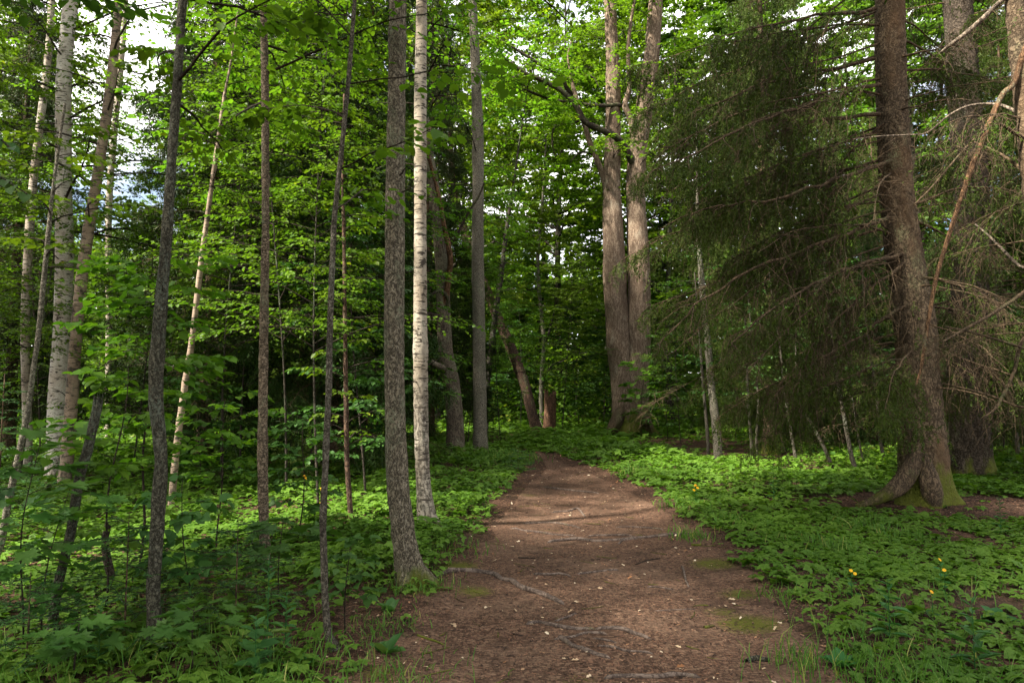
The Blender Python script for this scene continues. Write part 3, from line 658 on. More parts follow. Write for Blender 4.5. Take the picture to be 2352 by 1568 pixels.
ll([(1290, 184, 6), (1310, 178, 6), (1325, 165, 5), (1328, 155, 5), (1345, 168, 4), (1365, 180, 3), (1375, 200, 2)], 'bark_limb', -.5, seed=19)
ll([(1204, 168, 8), (1180, 180, 7), (1150, 190, 6), (1125, 215, 5), (1105, 240, 3)], 'bark_limb', -.6, seed=20)
g = Geo(); lr = rng_(77)
for Cq in (ls1, ls2):
    z = np.concatenate([lr.uniform(8, 14, 12), lr.uniform(14, 21, 34)]); s = on(Cq, z); spray(g, lr, s[:, :3], lr.uniform(0, TAU, 46), lr.uniform(0, .6, 46), lr.uniform(-.4, .2, 46), lr.uniform(1.4, 3.0, 46), np.full(46, .02), 9, 10, .15, DI)
for Cq in LIMBS:
    k = max(2, len(Cq) // 12); ii = lr.integers(len(Cq) // 3, len(Cq), k); spray(g, lr, Cq[ii, :3], lr.uniform(0, TAU, k), lr.uniform(-.3, .7, k), lr.uniform(-.5, .1, k), lr.uniform(.6, 1.5, k), np.full(k, .012), 6, 8, .13, DI)
g.build('crown', [M['leaf_far'], M['twig']], lrt)

# ------------------------------------------------------------------ spruces
def spruce_branch(g, gn, rng, P, r0, dead=.3, shoots=40, slen=(.25, .8), t0=.25, nd=1.0, nlen=.024, wmat=0, nmat=0, spread=.45):
    """P (K,3): one branch with curtains of hanging shoots; g wood, gn needles"""
    K = len(P); L = np.linalg.norm(P[-1] - P[0])
    V, F = btubes(P[None], (r0 * np.linspace(1, .22, K) ** 1.0)[None], 6); g.add(V, F, 0, wmat)
    D = nrm(P[-1] - P[0]); az = math.atan2(D[0], D[1])
    # side laterals in the branch plane
    nl = max(4, int(L * 4.2)); t = t0 * .6 + (1 - t0 * .6) * (np.arange(nl) + rng.random(nl)) / nl
    sp = along(P[None], t[None])[0]; sgn = np.where(np.arange(nl) % 2, 1, -1)
    ll_ = L * .30 * (1.15 - t) * rng.uniform(.5, 1.3, nl) + .12
    Pl, A, E = limbs(rng, sp, az + sgn * rng.uniform(.45, 1.1, nl), rng.uniform(-.45, .05, nl), rng.uniform(-1.2, -.5, nl), ll_, 6, .5)
    V, F = btubes(Pl, np.full((nl, 1), r0 * .26) * np.linspace(1, .35, 6)[None], 4); g.add(V, F, 0, wmat)
    # hanging shoots from branch and laterals
    ns = int(shoots * L)
    pick = rng.random(ns) < .45
    tb = np.clip(t0 + (1 - t0) * rng.random(ns), 0, 1); pb_ = along(P[None], tb[None])[0]
    li = rng.integers(0, nl, ns); tl_ = rng.uniform(.2, 1, ns); pl_ = along(Pl[li], tl_[:, None])[:, 0]
    tt = np.where(pick, tb, t[li])
    st = np.where(pick[:, None], pb_, pl_)
    ln = rng.uniform(slen[0], slen[1], ns) * (.55 + .9 * np.sin(np.pi * np.clip(tt, 0, 1) ** .8))
    Ps, A, E = limbs(rng, st, az + rng.normal(0, 1.0, ns), rng.uniform(-1.1, -.2, ns), rng.uniform(-1.6, -1.25, ns), ln, 6, .8)
    live = rng.random(ns) < (1 - dead) * np.clip(.25 + 1.1 * tt, 0, 1)
    V, F = btubes(Ps, np.where(live, .0016, .0034)[:, None] * np.linspace(1, .5, 6)[None], 3); g.add(V, F, 0, wmat)
    # side shoots on hanging shoots
    n2_ = ns * 2; si = np.repeat(np.arange(ns), 2); t2 = rng.uniform(.15, .9, n2_)
    s2 = along(Ps[si], t2[:, None])[:, 0]; l2 = ln[si] * rng.uniform(.2, .5, n2_)
    P2, A2, E2 = limbs(rng, s2, rng.uniform(0, TAU, n2_), rng.uniform(-.9, .2, n2_), rng.uniform(-1.4, -.7, n2_), l2, 4, .4)
    dd = ~live[si]
    if dd.any(): V, F = btubes(P2[dd], np.full((dd.sum(), 1), .0020) * np.linspace(1, .6, 4)[None], 3); g.add(V, F, 0, wmat)
    for PP, LL, lv in ((Ps, ln, live), (P2, l2, live[si])):
        PP, LL = PP[lv], LL[lv]
        if not len(PP): continue
        q = np.maximum(3, (LL / .011 * nd).astype(int)); idx = np.repeat(np.arange(len(PP)), q); u = rng.random(len(idx)) * .97 + .03
        pos = along(PP[idx], u[:, None])[:, 0]
        k = PP.shape[1]; seg = np.minimum((u * (k - 1)).astype(int), k - 2); tg = nrm(PP[idx, seg + 1] - PP[idx, seg])
        out = nrm(np.cross(tg, rng.normal(0, 1, (len(idx), 3))))
        d = nrm(tg * .75 + out * .75)
        bs = rng.random(len(PP))[idx]
        leaves(gn, pos, d, rng.normal(0, 1, (len(idx), 3)), nlen * rng.uniform(.7, 1.25, len(idx)), NE, np.clip(.6 * bs + .4 * rng.random(len(idx)), 0, 1), nmat)

def wood_path(rng, p0, az, e0, e1, L, K=12, wander=.25):
    P, _, _ = limbs(rng, p0[None], np.array([az]), np.array([e0]), np.array([e1]), np.array([L]), K, wander); return P[0]

def dead_twigs(g, rng, P, r0, n, wmat=0):
    """a bare branch with forking dry twigs"""
    K = len(P); V, F = btubes(P[None], (r0 * np.linspace(1, .2, K))[None], 6); g.add(V, F, 0, wmat)
    L = np.linalg.norm(P[-1] - P[0]); D = nrm(P[-1] - P[0]); az = math.atan2(D[0], D[1])
    t = rng.uniform(.15, 1, n); s = along(P[None], t[None])[0]
    P1, A, E = limbs(rng, s, az + np.where(rng.random(n) < .5, 1, -1) * rng.uniform(.3, 1.1, n), rng.uniform(-.7, .3, n), rng.uniform(-1.3, -.2, n), L * .35 * (1.2 - t) * rng.uniform(.5, 1.3, n) + .1, 7, .7)
    V, F = btubes(P1, np.full((n, 1), r0 * .30) * np.linspace(1, .3, 7)[None], 4); g.add(V, F, 0, wmat)
    m = n * 3; i = np.repeat(np.arange(n), 3); t = rng.uniform(.2, .95, m); s = along(P1[i], t[:, None])[:, 0]
    P2, _, _ = limbs(rng, s, rng.uniform(0, TAU, m), rng.uniform(-1, .2, m), rng.uniform(-1.5, -.6, m), rng.uniform(.12, .5, m), 6, .6)
    V, F = btubes(P2, np.full((m, 1), .003) * np.linspace(1, .4, 6)[None], 3); g.add(V, F, 0, wmat)

# the big spruce at the right
srt, spath, sb = tree('great_spruce', 'massive spruce with mossy flared roots and drooping dry branches', 'spruce', 'bark_spruce', (2120, 1152),
     [(2120, 1160, 112), (2118, 1110, 106), (2116, 1060, 101), (2112, 1000, 97), (2106, 900, 91), (2100, 760, 86), (2086, 620, 80), (2074, 490, 75), (2064, 370, 71), (2055, 250, 68), (2046, 110, 65), (2040, 0, 62)], 22, 'spruce', 72, .035, .40, .22, 5, seed=40)
SY = float(sb[1])
for k, (pts, sd_) in enumerate([([(2116, 1000, 8), (2100, 1060, 36), (2074, 1104, 40), (2044, 1130, 32), (2010, 1148, 20), (1966, 1162, 7)], 1), ([(2124, 1040, 8), (2132, 1095, 40), (2140, 1130, 42), (2146, 1158, 32), (2148, 1178, 18)], 2), ([(2128, 1040, 8), (2146, 1090, 38), (2164, 1125, 34), (2182, 1146, 24), (2205, 1158, 10)], 3)]):
    Q = np.array([[*(at(px, py, SY - (.25, .33, .1)[k]) - sb), wd * SY / (2 * FPX)] for px, py, wd in pts]); Cq = catmull(Q, .04)
    g = Geo(); addtube(g, Cq[:, :3], Cq[:, 3], 24, lambda th, P, r: .012 * vnoise(np.stack([np.cos(th) * 5 + P[..., 0] * 9, np.sin(th) * 5 + 0 * P[..., 2], P[..., 2] * 14 + 0 * th], -1), sd_)); g.build('root_buttress', M['bark_mossy'], srt)
rng = rng_(41); gn = Geo(); gu = Geo()
zs = np.concatenate([np.linspace(1.55, 7.2, 46), np.linspace(7.2, 21, 40)])
for k, z in enumerate(zs):
    s = on(spath, np.array([z]))[0]
    if k < 46:
        # most branches reach left, towards and away from the viewer
        az = rng.choice([-1.57, -1.2, -1.95, -2.5, -.6, 1.4, 2.2, 3.0, 2.7], p=[.22, .16, .16, .12, .06, .10, .08, .05, .05]) + rng.normal(0, .2)
        L = rng.uniform(2.6, 4.1) if math.sin(az) < -.5 else rng.uniform(1.1, 2.2)
        if z < 2.6: L *= .55 + .25 * (z - 1.5)
        if math.cos(az) < -.55: L = min(L, 2.2)
        e0 = rng.uniform(-.30, .05); e1 = rng.uniform(-.75, -.35)
        st = s[:3] + azv(np.array([az]), np.array([0.]))[0] * s[3] * .8
        P = wood_path(rng, st, az, e0, e1, L)
        gw = Geo()
        if rng.random() < (.60 if z < 2.8 else (.95 if math.cos(az) < -.35 else .26)): dead_twigs(gw, rng, P, rng.uniform(.011, .018), int(L * 6))
        else: spruce_branch(gw, gn, rng, P, rng.uniform(.014, .024), dead=.24, shoots=60, t0=.2, slen=(.22, .72), nd=.85, nlen=.034)
        gw.build('branch', M['twig_dead'], srt)
    else:
        az = k * 2.4; L = 3.2 * (1 - (z - 7) / 16)
        spruce_branch(gu, gn, rng, wood_path(rng, s[:3], az, .05, -.5, max(L, .5)), .018, dead=.1, shoots=12, nd=.16, nlen=.07, slen=(.3, .8))
for k, (pts, dY, dead) in enumerate([
    ([(2046, 370, 14), (1966, 398, 12), (1886, 425, 10), (1776, 460, 8), (1651, 475, 6), (1560, 500, 4)], -.9, .35), ([(2041, 500, 13), (1970, 530, 12), (1901, 555, 10), (1766, 605, 8), (1656, 660, 6), (1576, 725, 4), (1520, 790, 3)], -1.2, .4),
    ([(2020, 263, 12), (1940, 268, 11), (1866, 280, 10), (1751, 320, 8), (1656, 380, 6), (1540, 440, 4)], -.4, .3), ([(2020, 195, 11), (1960, 210, 10), (1896, 230, 9), (1766, 270, 7), (1640, 330, 5), (1500, 390, 3)], -1.5, .25),
    ([(2011, 20, 11), (1940, 28, 10), (1876, 37, 9), (1766, 57, 7), (1716, 72, 6), (1640, 90, 4)], -.7, .3), ([(2010, 135, 10), (1920, 158, 9), (1820, 178, 8), (1726, 200, 7), (1640, 245, 5), (1546, 295, 3)], .6, .3),
    ([(2030, 285, 9), (1980, 325, 8), (1936, 370, 7), (1915, 430, 5), (1901, 500, 3)], .5, .7), ([(2075, 582, 12), (2000, 602, 11), (1926, 625, 9), (1840, 670, 7), (1766, 715, 5), (1680, 790, 3)], -1.6, .6),
    ([(2080, 600, 10), (2040, 632, 9), (1996, 670, 8), (1926, 725, 6), (1870, 790, 4), (1830, 860, 3)], -1.0, .75), ([(2085, 700, 10), (2010, 745, 9), (1930, 800, 7), (1850, 850, 5), (1780, 905, 3)], -.9, .6),
    ([(2120, 780, 8), (2200, 820, 7), (2290, 850, 5), (2352, 880, 3)], -.8, .9), ([(2110, 640, 8), (2190, 650, 7), (2280, 690, 5), (2350, 745, 3)], -.5, .85), ([(2100, 470, 9), (2180, 440, 7), (2260, 430, 5), (2330, 440, 3)], -.6, .7)]):
    n = len(pts); P = catmull(np.array([[*(at(px, py, SY - .1 + dY * j / (n - 1)) - sb), wd * SY / (2.4 * FPX)] for j, (px, py, wd) in enumerate(pts)]), .2); P[1:, :3] += rng.normal(0, .016, (len(P) - 1, 3))
    gw = Geo(); spruce_branch(gw, gn, rng, P[:, :3], P[0, 3], dead=dead * .9, shoots=60, t0=.16, slen=(.2, .66), nd=.8, nlen=.034); gw.build('branch', M['twig_dead'], srt)
gu.build('upper_branches', M['twig_dead'], srt)
gn.build('crown', M['needle_olive'], srt)

# generic spruces, shared meshes
def spruce_proto(name, label, cat, H_, r0, seed, zlow, Lmax, dead_to, nd, nlen, shoots, needle, nb):
    rt = thing(name, label, cat, (0, 0, 0)); rng = rng_(seed)
    zt = np.linspace(-.2, H_, 60); path = np.stack([.04 * np.sin(zt * .6), .04 * np.cos(zt * .5), zt, r0 * (1 - np.clip(zt, 0, H_) / H_ * .96)], -1)
    g = Geo(); addtube(g, path[:, :3], path[:, 3], 20, barkdisp('young', seed, .5, .25)); g.build('trunk', M['bark_spruce'], rt)
    gw, gn = Geo(), Geo()
    for k in range(nb):
        z = zlow + (H_ - zlow) * (k / nb) ** 1.15; s = on(path, np.array([z]))[0]; az = k * 2.399 + rng.normal(0, .3)
        L = max(.35, Lmax * (1 - z / H_) ** .75 * rng.uniform(.7, 1.1)); P = wood_path(rng, s[:3], az, rng.uniform(-.2, .2), rng.uniform(-.6, -.2), L, 9)
        if z < dead_to and rng.random() < .75: dead_twigs(gw, rng, P, .012, int(L * 6))
        else: spruce_branch(gw, gn, rng, P, .014, dead=.1, shoots=shoots, nd=nd, nlen=nlen, t0=.15)
    gw.build('branches', M['twig_dead'], rt); gn.build('crown', M[needle], rt); return rt
def gpos(px, Y, py=800):
    x = at(px, py, Y)[0]; return (x, Y, float(H(x, Y)))
DS = spruce_proto('dark_spruce', 'dark spruce with a reddish trunk behind the thin wounded stem', 'spruce', 17, .19, 50, .9, 3.0, 1.6, .42, .065, 52, 'needle', 120)
DS.location = gpos(776, 14.0); DS['group'] = 'dark spruces in the shade'
DG = 'dark spruces in the shade'
for px, Y, rz, sc, lb_ in [(478, 15.5, 1.1, .95, 'dark spruce standing behind the slender pinkish birch stem'), (640, 18, 2.6, 1.05, 'dark spruce in deep shade behind the straight grey and tan trunk'),
        (345, 22, .4, .45, 'dark spruce between the far ringed birch and the dark lichened trunk'),
        (30, 16, 5.1, .75, 'dark spruce at the left edge behind the slim pale birch'), (985, 21, 5.6, .9, 'dark spruce between the bright white birch and the bent oak'),
        (1790, 19, 4.4, .36, 'added small dark spruce among the thin upright stems'), (1925, 18.5, 5.5, .34, 'added small dark spruce behind the most slanted thin stem'), (2005, 20, 1.7, .42, 'added small dark spruce behind the kinked thin stem'), (2160, 17.5, 2.9, .34, 'added small dark spruce in the gap between the two thick trunks'), (2290, 17.5, .2, .40, 'added small dark spruce near the right edge under dry branches'),  # small spruces added to darken the lit ground behind the thin stems
        (1840, 23, 2.0, .45, 'added dark spruce filling the black gap behind the thin pale stems'), (2080, 24, 3.0, .45, 'added dark spruce right behind the massive spruce trunk'), (2230, 22, 1.2, .5, 'added dark spruce right behind the second thick trunk'),  # low spruces added as dark fill for the shade at the right
        (2440, 20, 5.0, .55, 'added dark spruce behind the dry branches at the right edge'), (1690, 26, .7, .4, 'dark spruce behind the thickest pale birch stem')]:
    dup(DS, gpos(px, Y), rz, lb_, DG, sc)
HS = spruce_proto('hanging_spruce', 'tall spruce with curtains of dark hanging shoots right of the twin lime', 'spruce', 19, .22, 61, 1.6, 3.1, 2.2, .50, .053, 48, 'needle_olive', 108)
HS.location = gpos(1765, 17.4); HS.scale = (.88,) * 3; HS['group'] = 'spruces with hanging shoots'
for px, Y, rz, sc, lb_ in [(1930, 21, 1.9, .6, 'shaggy spruce filling the gap between the hanging spruce and the massive spruce'), (2560, 12.5, 3.3, .95, 'shaggy spruce reaching in from outside the right edge'),
        (2020, 23, 4.4, .6, 'shaggy spruce deep in shade just left of the massive trunk'), (2330, 19, .9, .7, 'shaggy spruce in deep shade behind the second thick trunk')]:
    dup(HS, gpos(px, Y), rz, lb_, 'spruces with hanging shoots', sc)

trt, tpath, tb_ = tree('second_spruce', 'second thick spruce trunk in shade right of the massive one', 'spruce', 'bark_spruce_shaded', (2232, 1092),
     [(2234, 1092, 88), (2230, 1000, 82), (2228, 800, 78), (2228, 560, 73), (2222, 430, 71), (2214, 300, 69), (2210, 150, 66), (2206, 0, 62)], 20, 'spruce', 40, .06, .3, .25, seed=43)
rng = rng_(44); gn = Geo()
for k in range(64):
    z = rng.uniform(1.0, 8.5) if k < 24 or k >= 46 else rng.uniform(.9, 4); s = on(tpath, np.array([z]))[0]; az = rng.uniform(0, TAU); L = rng.uniform(1.2, 2.6)
    P = wood_path(rng, s[:3] + azv(np.array([az]), np.array([0.]))[0] * s[3] * .8, az, rng.uniform(-.2, .2), rng.uniform(-.6, -.2), L); gw = Geo()
    if (rng.random() < .6 and k < 46) or 24 <= k < 46: dead_twigs(gw, rng, P, .013, int(L * 7))
    else: spruce_branch(gw, gn, rng, P, .016, dead=.15, shoots=58, nd=.7, nlen=.036, slen=(.2, .6))
    gw.build('branch', M['twig_dead'], trt)
for k in range(30):
    z = 8.5 + k * .36; s = on(tpath, np.array([z]))[0]; gw2 = Geo(); spruce_branch(gw2, gn, rng, wood_path(rng, s[:3], k * 2.4, .05, -.5, 2.8 * (1 - (z - 8) / 13) + .3), .016, .1, 10, nd=.16, nlen=.07); gw2.build('branch', M['twig_dead'], trt)
gn.build('crown', M['needle_olive'], trt)

ert, epath, eb = tree('edge_spruce', 'pale spruce trunk cut off by the right edge of the picture', 'spruce', 'bark_spruce', (2420, 1262),
     [(2420, 1262, 60), (2405, 1000, 52), (2388, 700, 48), (2372, 480, 46), (2362, 300, 44), (2352, 120, 42), (2346, 0, 40)], 15, 'spruce', 28, .05, .3, .12, seed=45)
EY = float(eb[1])
for k, (pts, bk) in enumerate([
    ([(2356, 95, 14), (2330, 190, 13), (2304, 215, 13), (2275, 276, 13), (2255, 330, 13), (2235, 375, 13), (2218, 425, 12), (2200, 475, 11), (2186, 520, 11), (2172, 565, 10), (2150, 640, 9), (2135, 720, 9), (2125, 780, 8), (2117, 840, 7), (2104, 885, 4)], 'bark_orange'),
    ([(2350, -30, 12), (2303, 0, 11), (2260, 40, 12), (2215, 80, 11), (2180, 105, 8), (2155, 125, 3)], 'bark_bone'),
    ([(2368, 280, 9), (2330, 255, 8), (2290, 240, 6), (2230, 242, 5), (2180, 265, 5), (2130, 305, 4), (2085, 310, 4), (2020, 313, 3), (1960, 320, 2)], 'bark_bone'),
    ([(2370, 330, 8), (2330, 305, 8), (2290, 285, 6), (2250, 310, 6), (2200, 360, 5), (2140, 430, 4), (2100, 470, 3)], 'twig_dead'),
    ([(2376, 420, 8), (2335, 380, 8), (2290, 350, 6), (2235, 325, 4)], 'twig_dead'),
    ([(2385, 640, 9), (2350, 672, 8), (2280, 720, 8), (2200, 765, 6), (2165, 785, 4)], 'twig_dead'),
    ([(2390, 590, 8), (2350, 615, 7), (2300, 570, 6), (2270, 540, 4), (2240, 515, 3)], 'bark_bone'),
    ([(2395, 760, 9), (2350, 780, 8), (2330, 850, 8), (2305, 905, 7), (2285, 940, 6), (2255, 960, 3)], 'twig_dead'),
    ([(2400, 900, 7), (2352, 935, 6), (2280, 910, 5), (2220, 893, 4), (2165, 880, 3)], 'twig_dead'),
    ([(2395, 820, 7), (2352, 800, 6), (2290, 780, 5), (2220, 760, 4), (2170, 750, 3)], 'twig_dead')]):
    o, Cq = limb(ert, eb, pts, EY, (-.4, .4, .8, -.5, .3, -.6, .5, -.3, .3, -.5)[k], bk, 8, seed=k, step=.05)
    gd = Geo(); rng = rng_(500 + k); P = Cq[np.linspace(0, len(Cq) - 1, 12).astype(int), :3]; dead_twigs(gd, rng, P, .004, 14); gd.build('twigs', M['twig_dead'], o)
rng = rng_(46); gw, gn = Geo(), Geo()
for k in range(26):
    z = rng.uniform(1.4, 13); s = on(epath, np.array([z]))[0]; az = rng.uniform(0, TAU); L = rng.uniform(1.0, 1.9) * (1 - z / 18)
    P = wood_path(rng, s[:3], az, rng.uniform(-.1, .3), rng.uniform(-.6, -.2), L)
    if z < 4 and rng.random() < .7: dead_twigs(gw, rng, P, .010, 9)
    else: spruce_branch(gw, gn, rng, P, .012, .3, 36, nd=.6, nlen=.03)
gw.build('branches', M['twig_dead'], ert); gn.build('crown', M['needle_olive'], ert)

# thin pale stems at the right, spruce shade put into their darker bark
SG = 'thin pale stems in the spruce shade'
for k, (base, pts, lb_, bk) in enumerate([
    ((1649, 1056), [(1650, 1058, 22), (1647, 1000, 20), (1641, 930, 19), (1634, 860, 17), (1628, 780, 16), (1620, 720, 15), (1612, 640, 14), (1605, 560, 11), (1600, 480, 7)], 'thickest of the pale birch stems in the shade right of the lime', 'birch_grey'),
    ((1627, 1050), [(1627, 1050, 8), (1624, 990, 8), (1617, 912, 7), (1610, 820, 6), (1606, 760, 4)], 'thin stem leaning beside the thickest pale birch stem', 'bark_grey'),
    ((1727, 1058), [(1727, 1058, 7), (1725, 1010, 7), (1718, 930, 6), (1716, 860, 4)], 'thin upright stem right of the thickest pale birch stem', 'bark_grey'),
    ((1740, 1062), [(1740, 1062, 6), (1737, 1010, 6), (1742, 930, 5), (1738, 860, 3)], 'thin stem of the close upright pair, bending slightly right', 'bark_grey'),
    ((1832, 1072), [(1832, 1072, 8), (1827, 1050, 8), (1818, 1000, 7), (1809, 947, 7), (1797, 868, 6), (1790, 800, 4)], 'thin pale stem leaning left in the middle of the dark gap', 'bark_grey'),
    ((1914, 1080), [(1914, 1080, 8), (1893, 1028, 8), (1869, 982, 7), (1844, 936, 6), (1830, 880, 5), (1826, 820, 3)], 'most slanted of the thin stems left of the massive spruce', 'bark_grey'),
    ((1968, 1084), [(1968, 1084, 12), (1957, 1055, 11), (1942, 982, 10), (1928, 912, 9), (1916, 830, 8), (1910, 760, 5)], 'thicker crooked pale stem left of the massive spruce', 'bark_grey'),
    ((1990, 1078), [(1990, 1078, 5), (1980, 1047, 5), (1968, 980, 4), (1960, 920, 3)], 'hair thin stem just right of the thicker crooked pale stem', 'bark_grey'),
    ((2033, 1074), [(2033, 1074, 8), (2031, 1055, 8), (2020, 1005, 7), (2017, 950, 7), (2009, 870, 6), (1998, 800, 5), (1992, 740, 3)], 'kinked thin stem closest to the left of the massive spruce', 'bark_grey'),
    ((2180, 1074), [(2180, 1074, 7), (2183, 1040, 7), (2179, 1000, 7), (2182, 950, 6), (2176, 880, 5), (2172, 800, 3)], 'thin stem between the massive spruce and the second thick trunk', 'bark_grey'),
    ((2340, 1062), [(2340, 1062, 10), (2332, 1000, 10), (2320, 957, 9), (2304, 890, 8), (2296, 800, 5)], 'thin leaning stem near the right edge below dry branches', 'bark_grey')]):
    tree('thin_birch', lb_, 'tree', bk, base, pts, 4.5 if k else 8, 'young', 8, .1, .2, .1, group=SG, seed=60 + k,
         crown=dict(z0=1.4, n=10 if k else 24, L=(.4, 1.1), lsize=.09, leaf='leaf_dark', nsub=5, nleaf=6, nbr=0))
# ------------------------------------------------------------------ understorey: leafy young trees, shared meshes
def young_proto(Ht, seed, leaf, lsize, n, L, z0, tpl=OV, label='', nsub=9, nleaf=11, r0=.02, tilt=.42):
    rt = thing('young_tree', label, 'young tree', (0, 0, 0)); rng = rng_(seed)
    zt = np.linspace(-.1, Ht, 24); a, b = rng.uniform(0, 6, 2)
    path = np.stack([.03 * Ht * (np.sin(zt * 1.1 / Ht * 3 + a) - math.sin(a)), .03 * Ht * (np.sin(zt * 2.5 / Ht + b) - math.sin(b)), zt, r0 * (1 - np.clip(zt, 0, Ht) / Ht * .85)], -1)
    g = Geo(); addtube(g, path[:, :3], path[:, 3], 8, barkdisp('young', seed, .2, .1)); g.build('trunk', M['bark_dark'], rt)
    g = Geo(); z = z0 + (Ht * .98 - z0) * (np.arange(n) + rng.random(n)) / n; s = on(path, z)
    Ls = rng.uniform(L[0], L[1], n) * (1.1 - .65 * (z - z0) / (Ht - z0))
    spray(g, rng, s[:, :3], np.arange(n) * 2.4 + rng.normal(0, .4, n), rng.uniform(.1, .7, n), rng.uniform(-.3, .1, n), Ls, .004 + .004 * Ls, nsub, nleaf, lsize, tpl, tilt=tilt)
    g.build('crown', [M[leaf], M['twig']], rt); return rt
YG = 'young leafy trees of the understorey'
Y1 = young_proto(7.5, 70, 'leaf_mid', .068, 66, (1.1, 2.1), 1.2)
Y2 = young_proto(8.5, 71, 'leaf_birch', .064, 76, (1.0, 2.0), 2.2)
Y3 = young_proto(5.0, 72, 'leaf_dark', .10, 32, (.9, 1.7), .6)
Y4 = young_proto(10.0, 73, 'leaf_mid', .078, 84, (1.3, 2.6), 2.5)
SP = {1: Y1, 2: Y2, 3: Y3, 4: Y4}; used = set()
def young(k, px, Y, rz, sc, label, group=YG):
    if k not in used:
        used.add(k); o = SP[k]; o.location = gpos(px, Y); o.rotation_euler.z = rz; o.scale = (sc,) * 3; o['label'] = label; o['group'] = group; return o
    return dup(SP[k], gpos(px, Y), rz, label, group, sc)
for a in [
    (2, -20, 9.5, .3, .85, 'young tree leaning in from outside the left edge'),
    (1, 105, 15, 1.4, .9, 'young tree in the shade behind the slim pale birch'),
    (2, 215, 19, 2.2, .75, 'young tree seen between the two closest left birches, far behind'),
    (4, 330, 27, .9, .60, 'sunlit young tree below the bright gap of sky at the left'),
    (1, 315, 12.5, 3.1, .75, 'bushy young tree between the leaning birch and the lichened trunk'),
    (2, 520, 11, 4.2, .95, 'light green young tree between the lichened trunk and the slender birch'),
    (1, 560, 12.5, 5.0, 1.0, 'layered young tree left of the straight grey and tan trunk'),
    (2, 665, 10.5, .2, 1.0, 'layered young tree right of the straight grey and tan trunk'),
    (4, 720, 13, 1.7, .95, 'young tree spreading in front of the dark reddish spruce trunk'),
    (3, 845, 10.5, 2.8, .9, 'low young tree with flat leaf layers left of the rough birch'),
    (1, 850, 15, 3.6, 1.1, 'taller young tree behind the low flat layered one'),
    (4, 520, 19, 4.8, 1.1, 'young tree far behind the top of the slender birch'),
    (4, 1150, 21, .5, .8, 'yellow green young tree right of the grey birch'),
    (2, 1035, 24, 2.0, 1.0, 'young tree behind the bent oak'),
    (3, 1170, 30, 1.2, 1.1, 'low bushy young tree at the end of the path behind the slanting trunk'),
    (3, 1330, 29, 2.2, 1.1, 'dark bushy young tree between the rotten stump and the twin lime'),
    (3, 1385, 27.5, .2, .9, 'dark bushy young tree touching the left side of the twin lime'),
    (1, 1320, 33, 4.0, 1.1, 'young tree in the shade behind the slim pale tree'),
    (3, 1530, 22.5, 3.3, .72, 'low green young tree touching the right side of the twin lime'),
    (1, 1560, 21, 5.2, .7, 'young tree under the hanging spruce tips right of the twin lime'),
    (1, 1770, 23, .7, .85, 'shaded young tree seen through the hanging shoots'),
    (3, 2080, 19, 5.9, .9, 'dim young tree behind the massive spruce'),
    (3, 1900, 20, 1.9, .85, 'dim young tree in the dark gap among thin pale stems'),
    (3, 2290, 16, 4.4, .8, 'dim young tree between second thick trunk and right edge'),
    (2, 60, 11.5, 2.9, .95, 'young tree with fine leaves between the leaning sapling and the thickest white birch'),     (2, 600, 15.5, .9, 1.05, 'tall young tree hidden behind the straight grey and tan trunk'), (2, 740, 8.6, 4.6, .9, 'young tree right behind the thin wounded stem'), (1, 1075, 20, 3.0, .8, 'young tree at the foot of the grey birch'),
    (4, 1290, 25.5, 1.9, .75, 'yellow green young tree standing between the stump and the lime'), (4, 1195, 27, 4.1, .85, 'yellow green young tree behind the foot of the slanting trunk'),
    (2, 2450, 15, 2.5, .95, 'young tree behind the cut off trunk at the right edge')]: young(*a)

# ------------------------------------------------------------------ tall leafy trees behind, shared meshes
def broad_proto(Ht, seed, R0, z0, nb, leaf, lsize, r0, nl=9, ns=6, nlf=14):
    rt = thing('leafy_tree', '', 'tree', (0, 0, 0)); rng = rng_(seed)
    zt = np.linspace(-.2, Ht * .95, 40); a, b = rng.uniform(0, 6, 2)
    path = np.stack([.25 * (np.sin(zt * .25 + a) - math.sin(a)), .25 * (np.sin(zt * .22 + b) - math.sin(b)), zt, r0 * (1 - np.clip(zt, 0, Ht) / Ht * .95)], -1)
    g = Geo(); addtube(g, path[:, :3], path[:, 3], 12, barkdisp('young', seed, .4, .4))
    z = z0 + (Ht * .93 - z0) * (np.arange(nb) + rng.random(nb)) / nb; s = on(path, z); q = (z - z0) / (Ht - z0)
    Ls = R0 * np.clip(.55 + .9 * np.sin(np.pi * np.clip(q * .9 + .1, 0, 1)), .3, 1.3) * rng.uniform(.6, 1.15, nb) * (1 - .45 * q)
    P, A, E = limbs(rng, s[:, :3], np.arange(nb) * 2.4 + rng.normal(0, .5, nb), rng.uniform(.3, .9, nb) + .3 * q, rng.uniform(-.2, .4, nb), Ls, 9, .5)
    V, F = btubes(P, np.minimum(s[:, 3] * .5, .018 * Ls + .01)[:, None] * np.linspace(1, .2, 9)[None], 6); g.add(V, F); g.build('trunk', M['bark_dark'], rt)
    g = Geo(); t = .2 + .8 * rng.random((nb, nl)); st = along(P, t).reshape(-1, 3); n = len(st)
    az = (A[np.arange(nb)[:, None], (t * 8).astype(int)] + rng.normal(0, .9, (nb, nl))).ravel()
    spray(g, rng, st, az, rng.uniform(-.3, .7, n), rng.uniform(-.6, .1, n), np.repeat(Ls, nl) * rng.uniform(.25, .55, n), np.full(n, .011), ns, nlf, lsize, DI, subl=.5, tilt=.8)
    g.build('crown', [M[leaf], M['twig']], rt); return rt
BG = 'leafy trees in the background'
B1 = broad_proto(21, 80, 4.4, 2.5, 34, 'leaf_far', .18, .16)
B2 = broad_proto(18, 81, 4.0, 1.5, 32, 'leaf_mid', .17, .13)
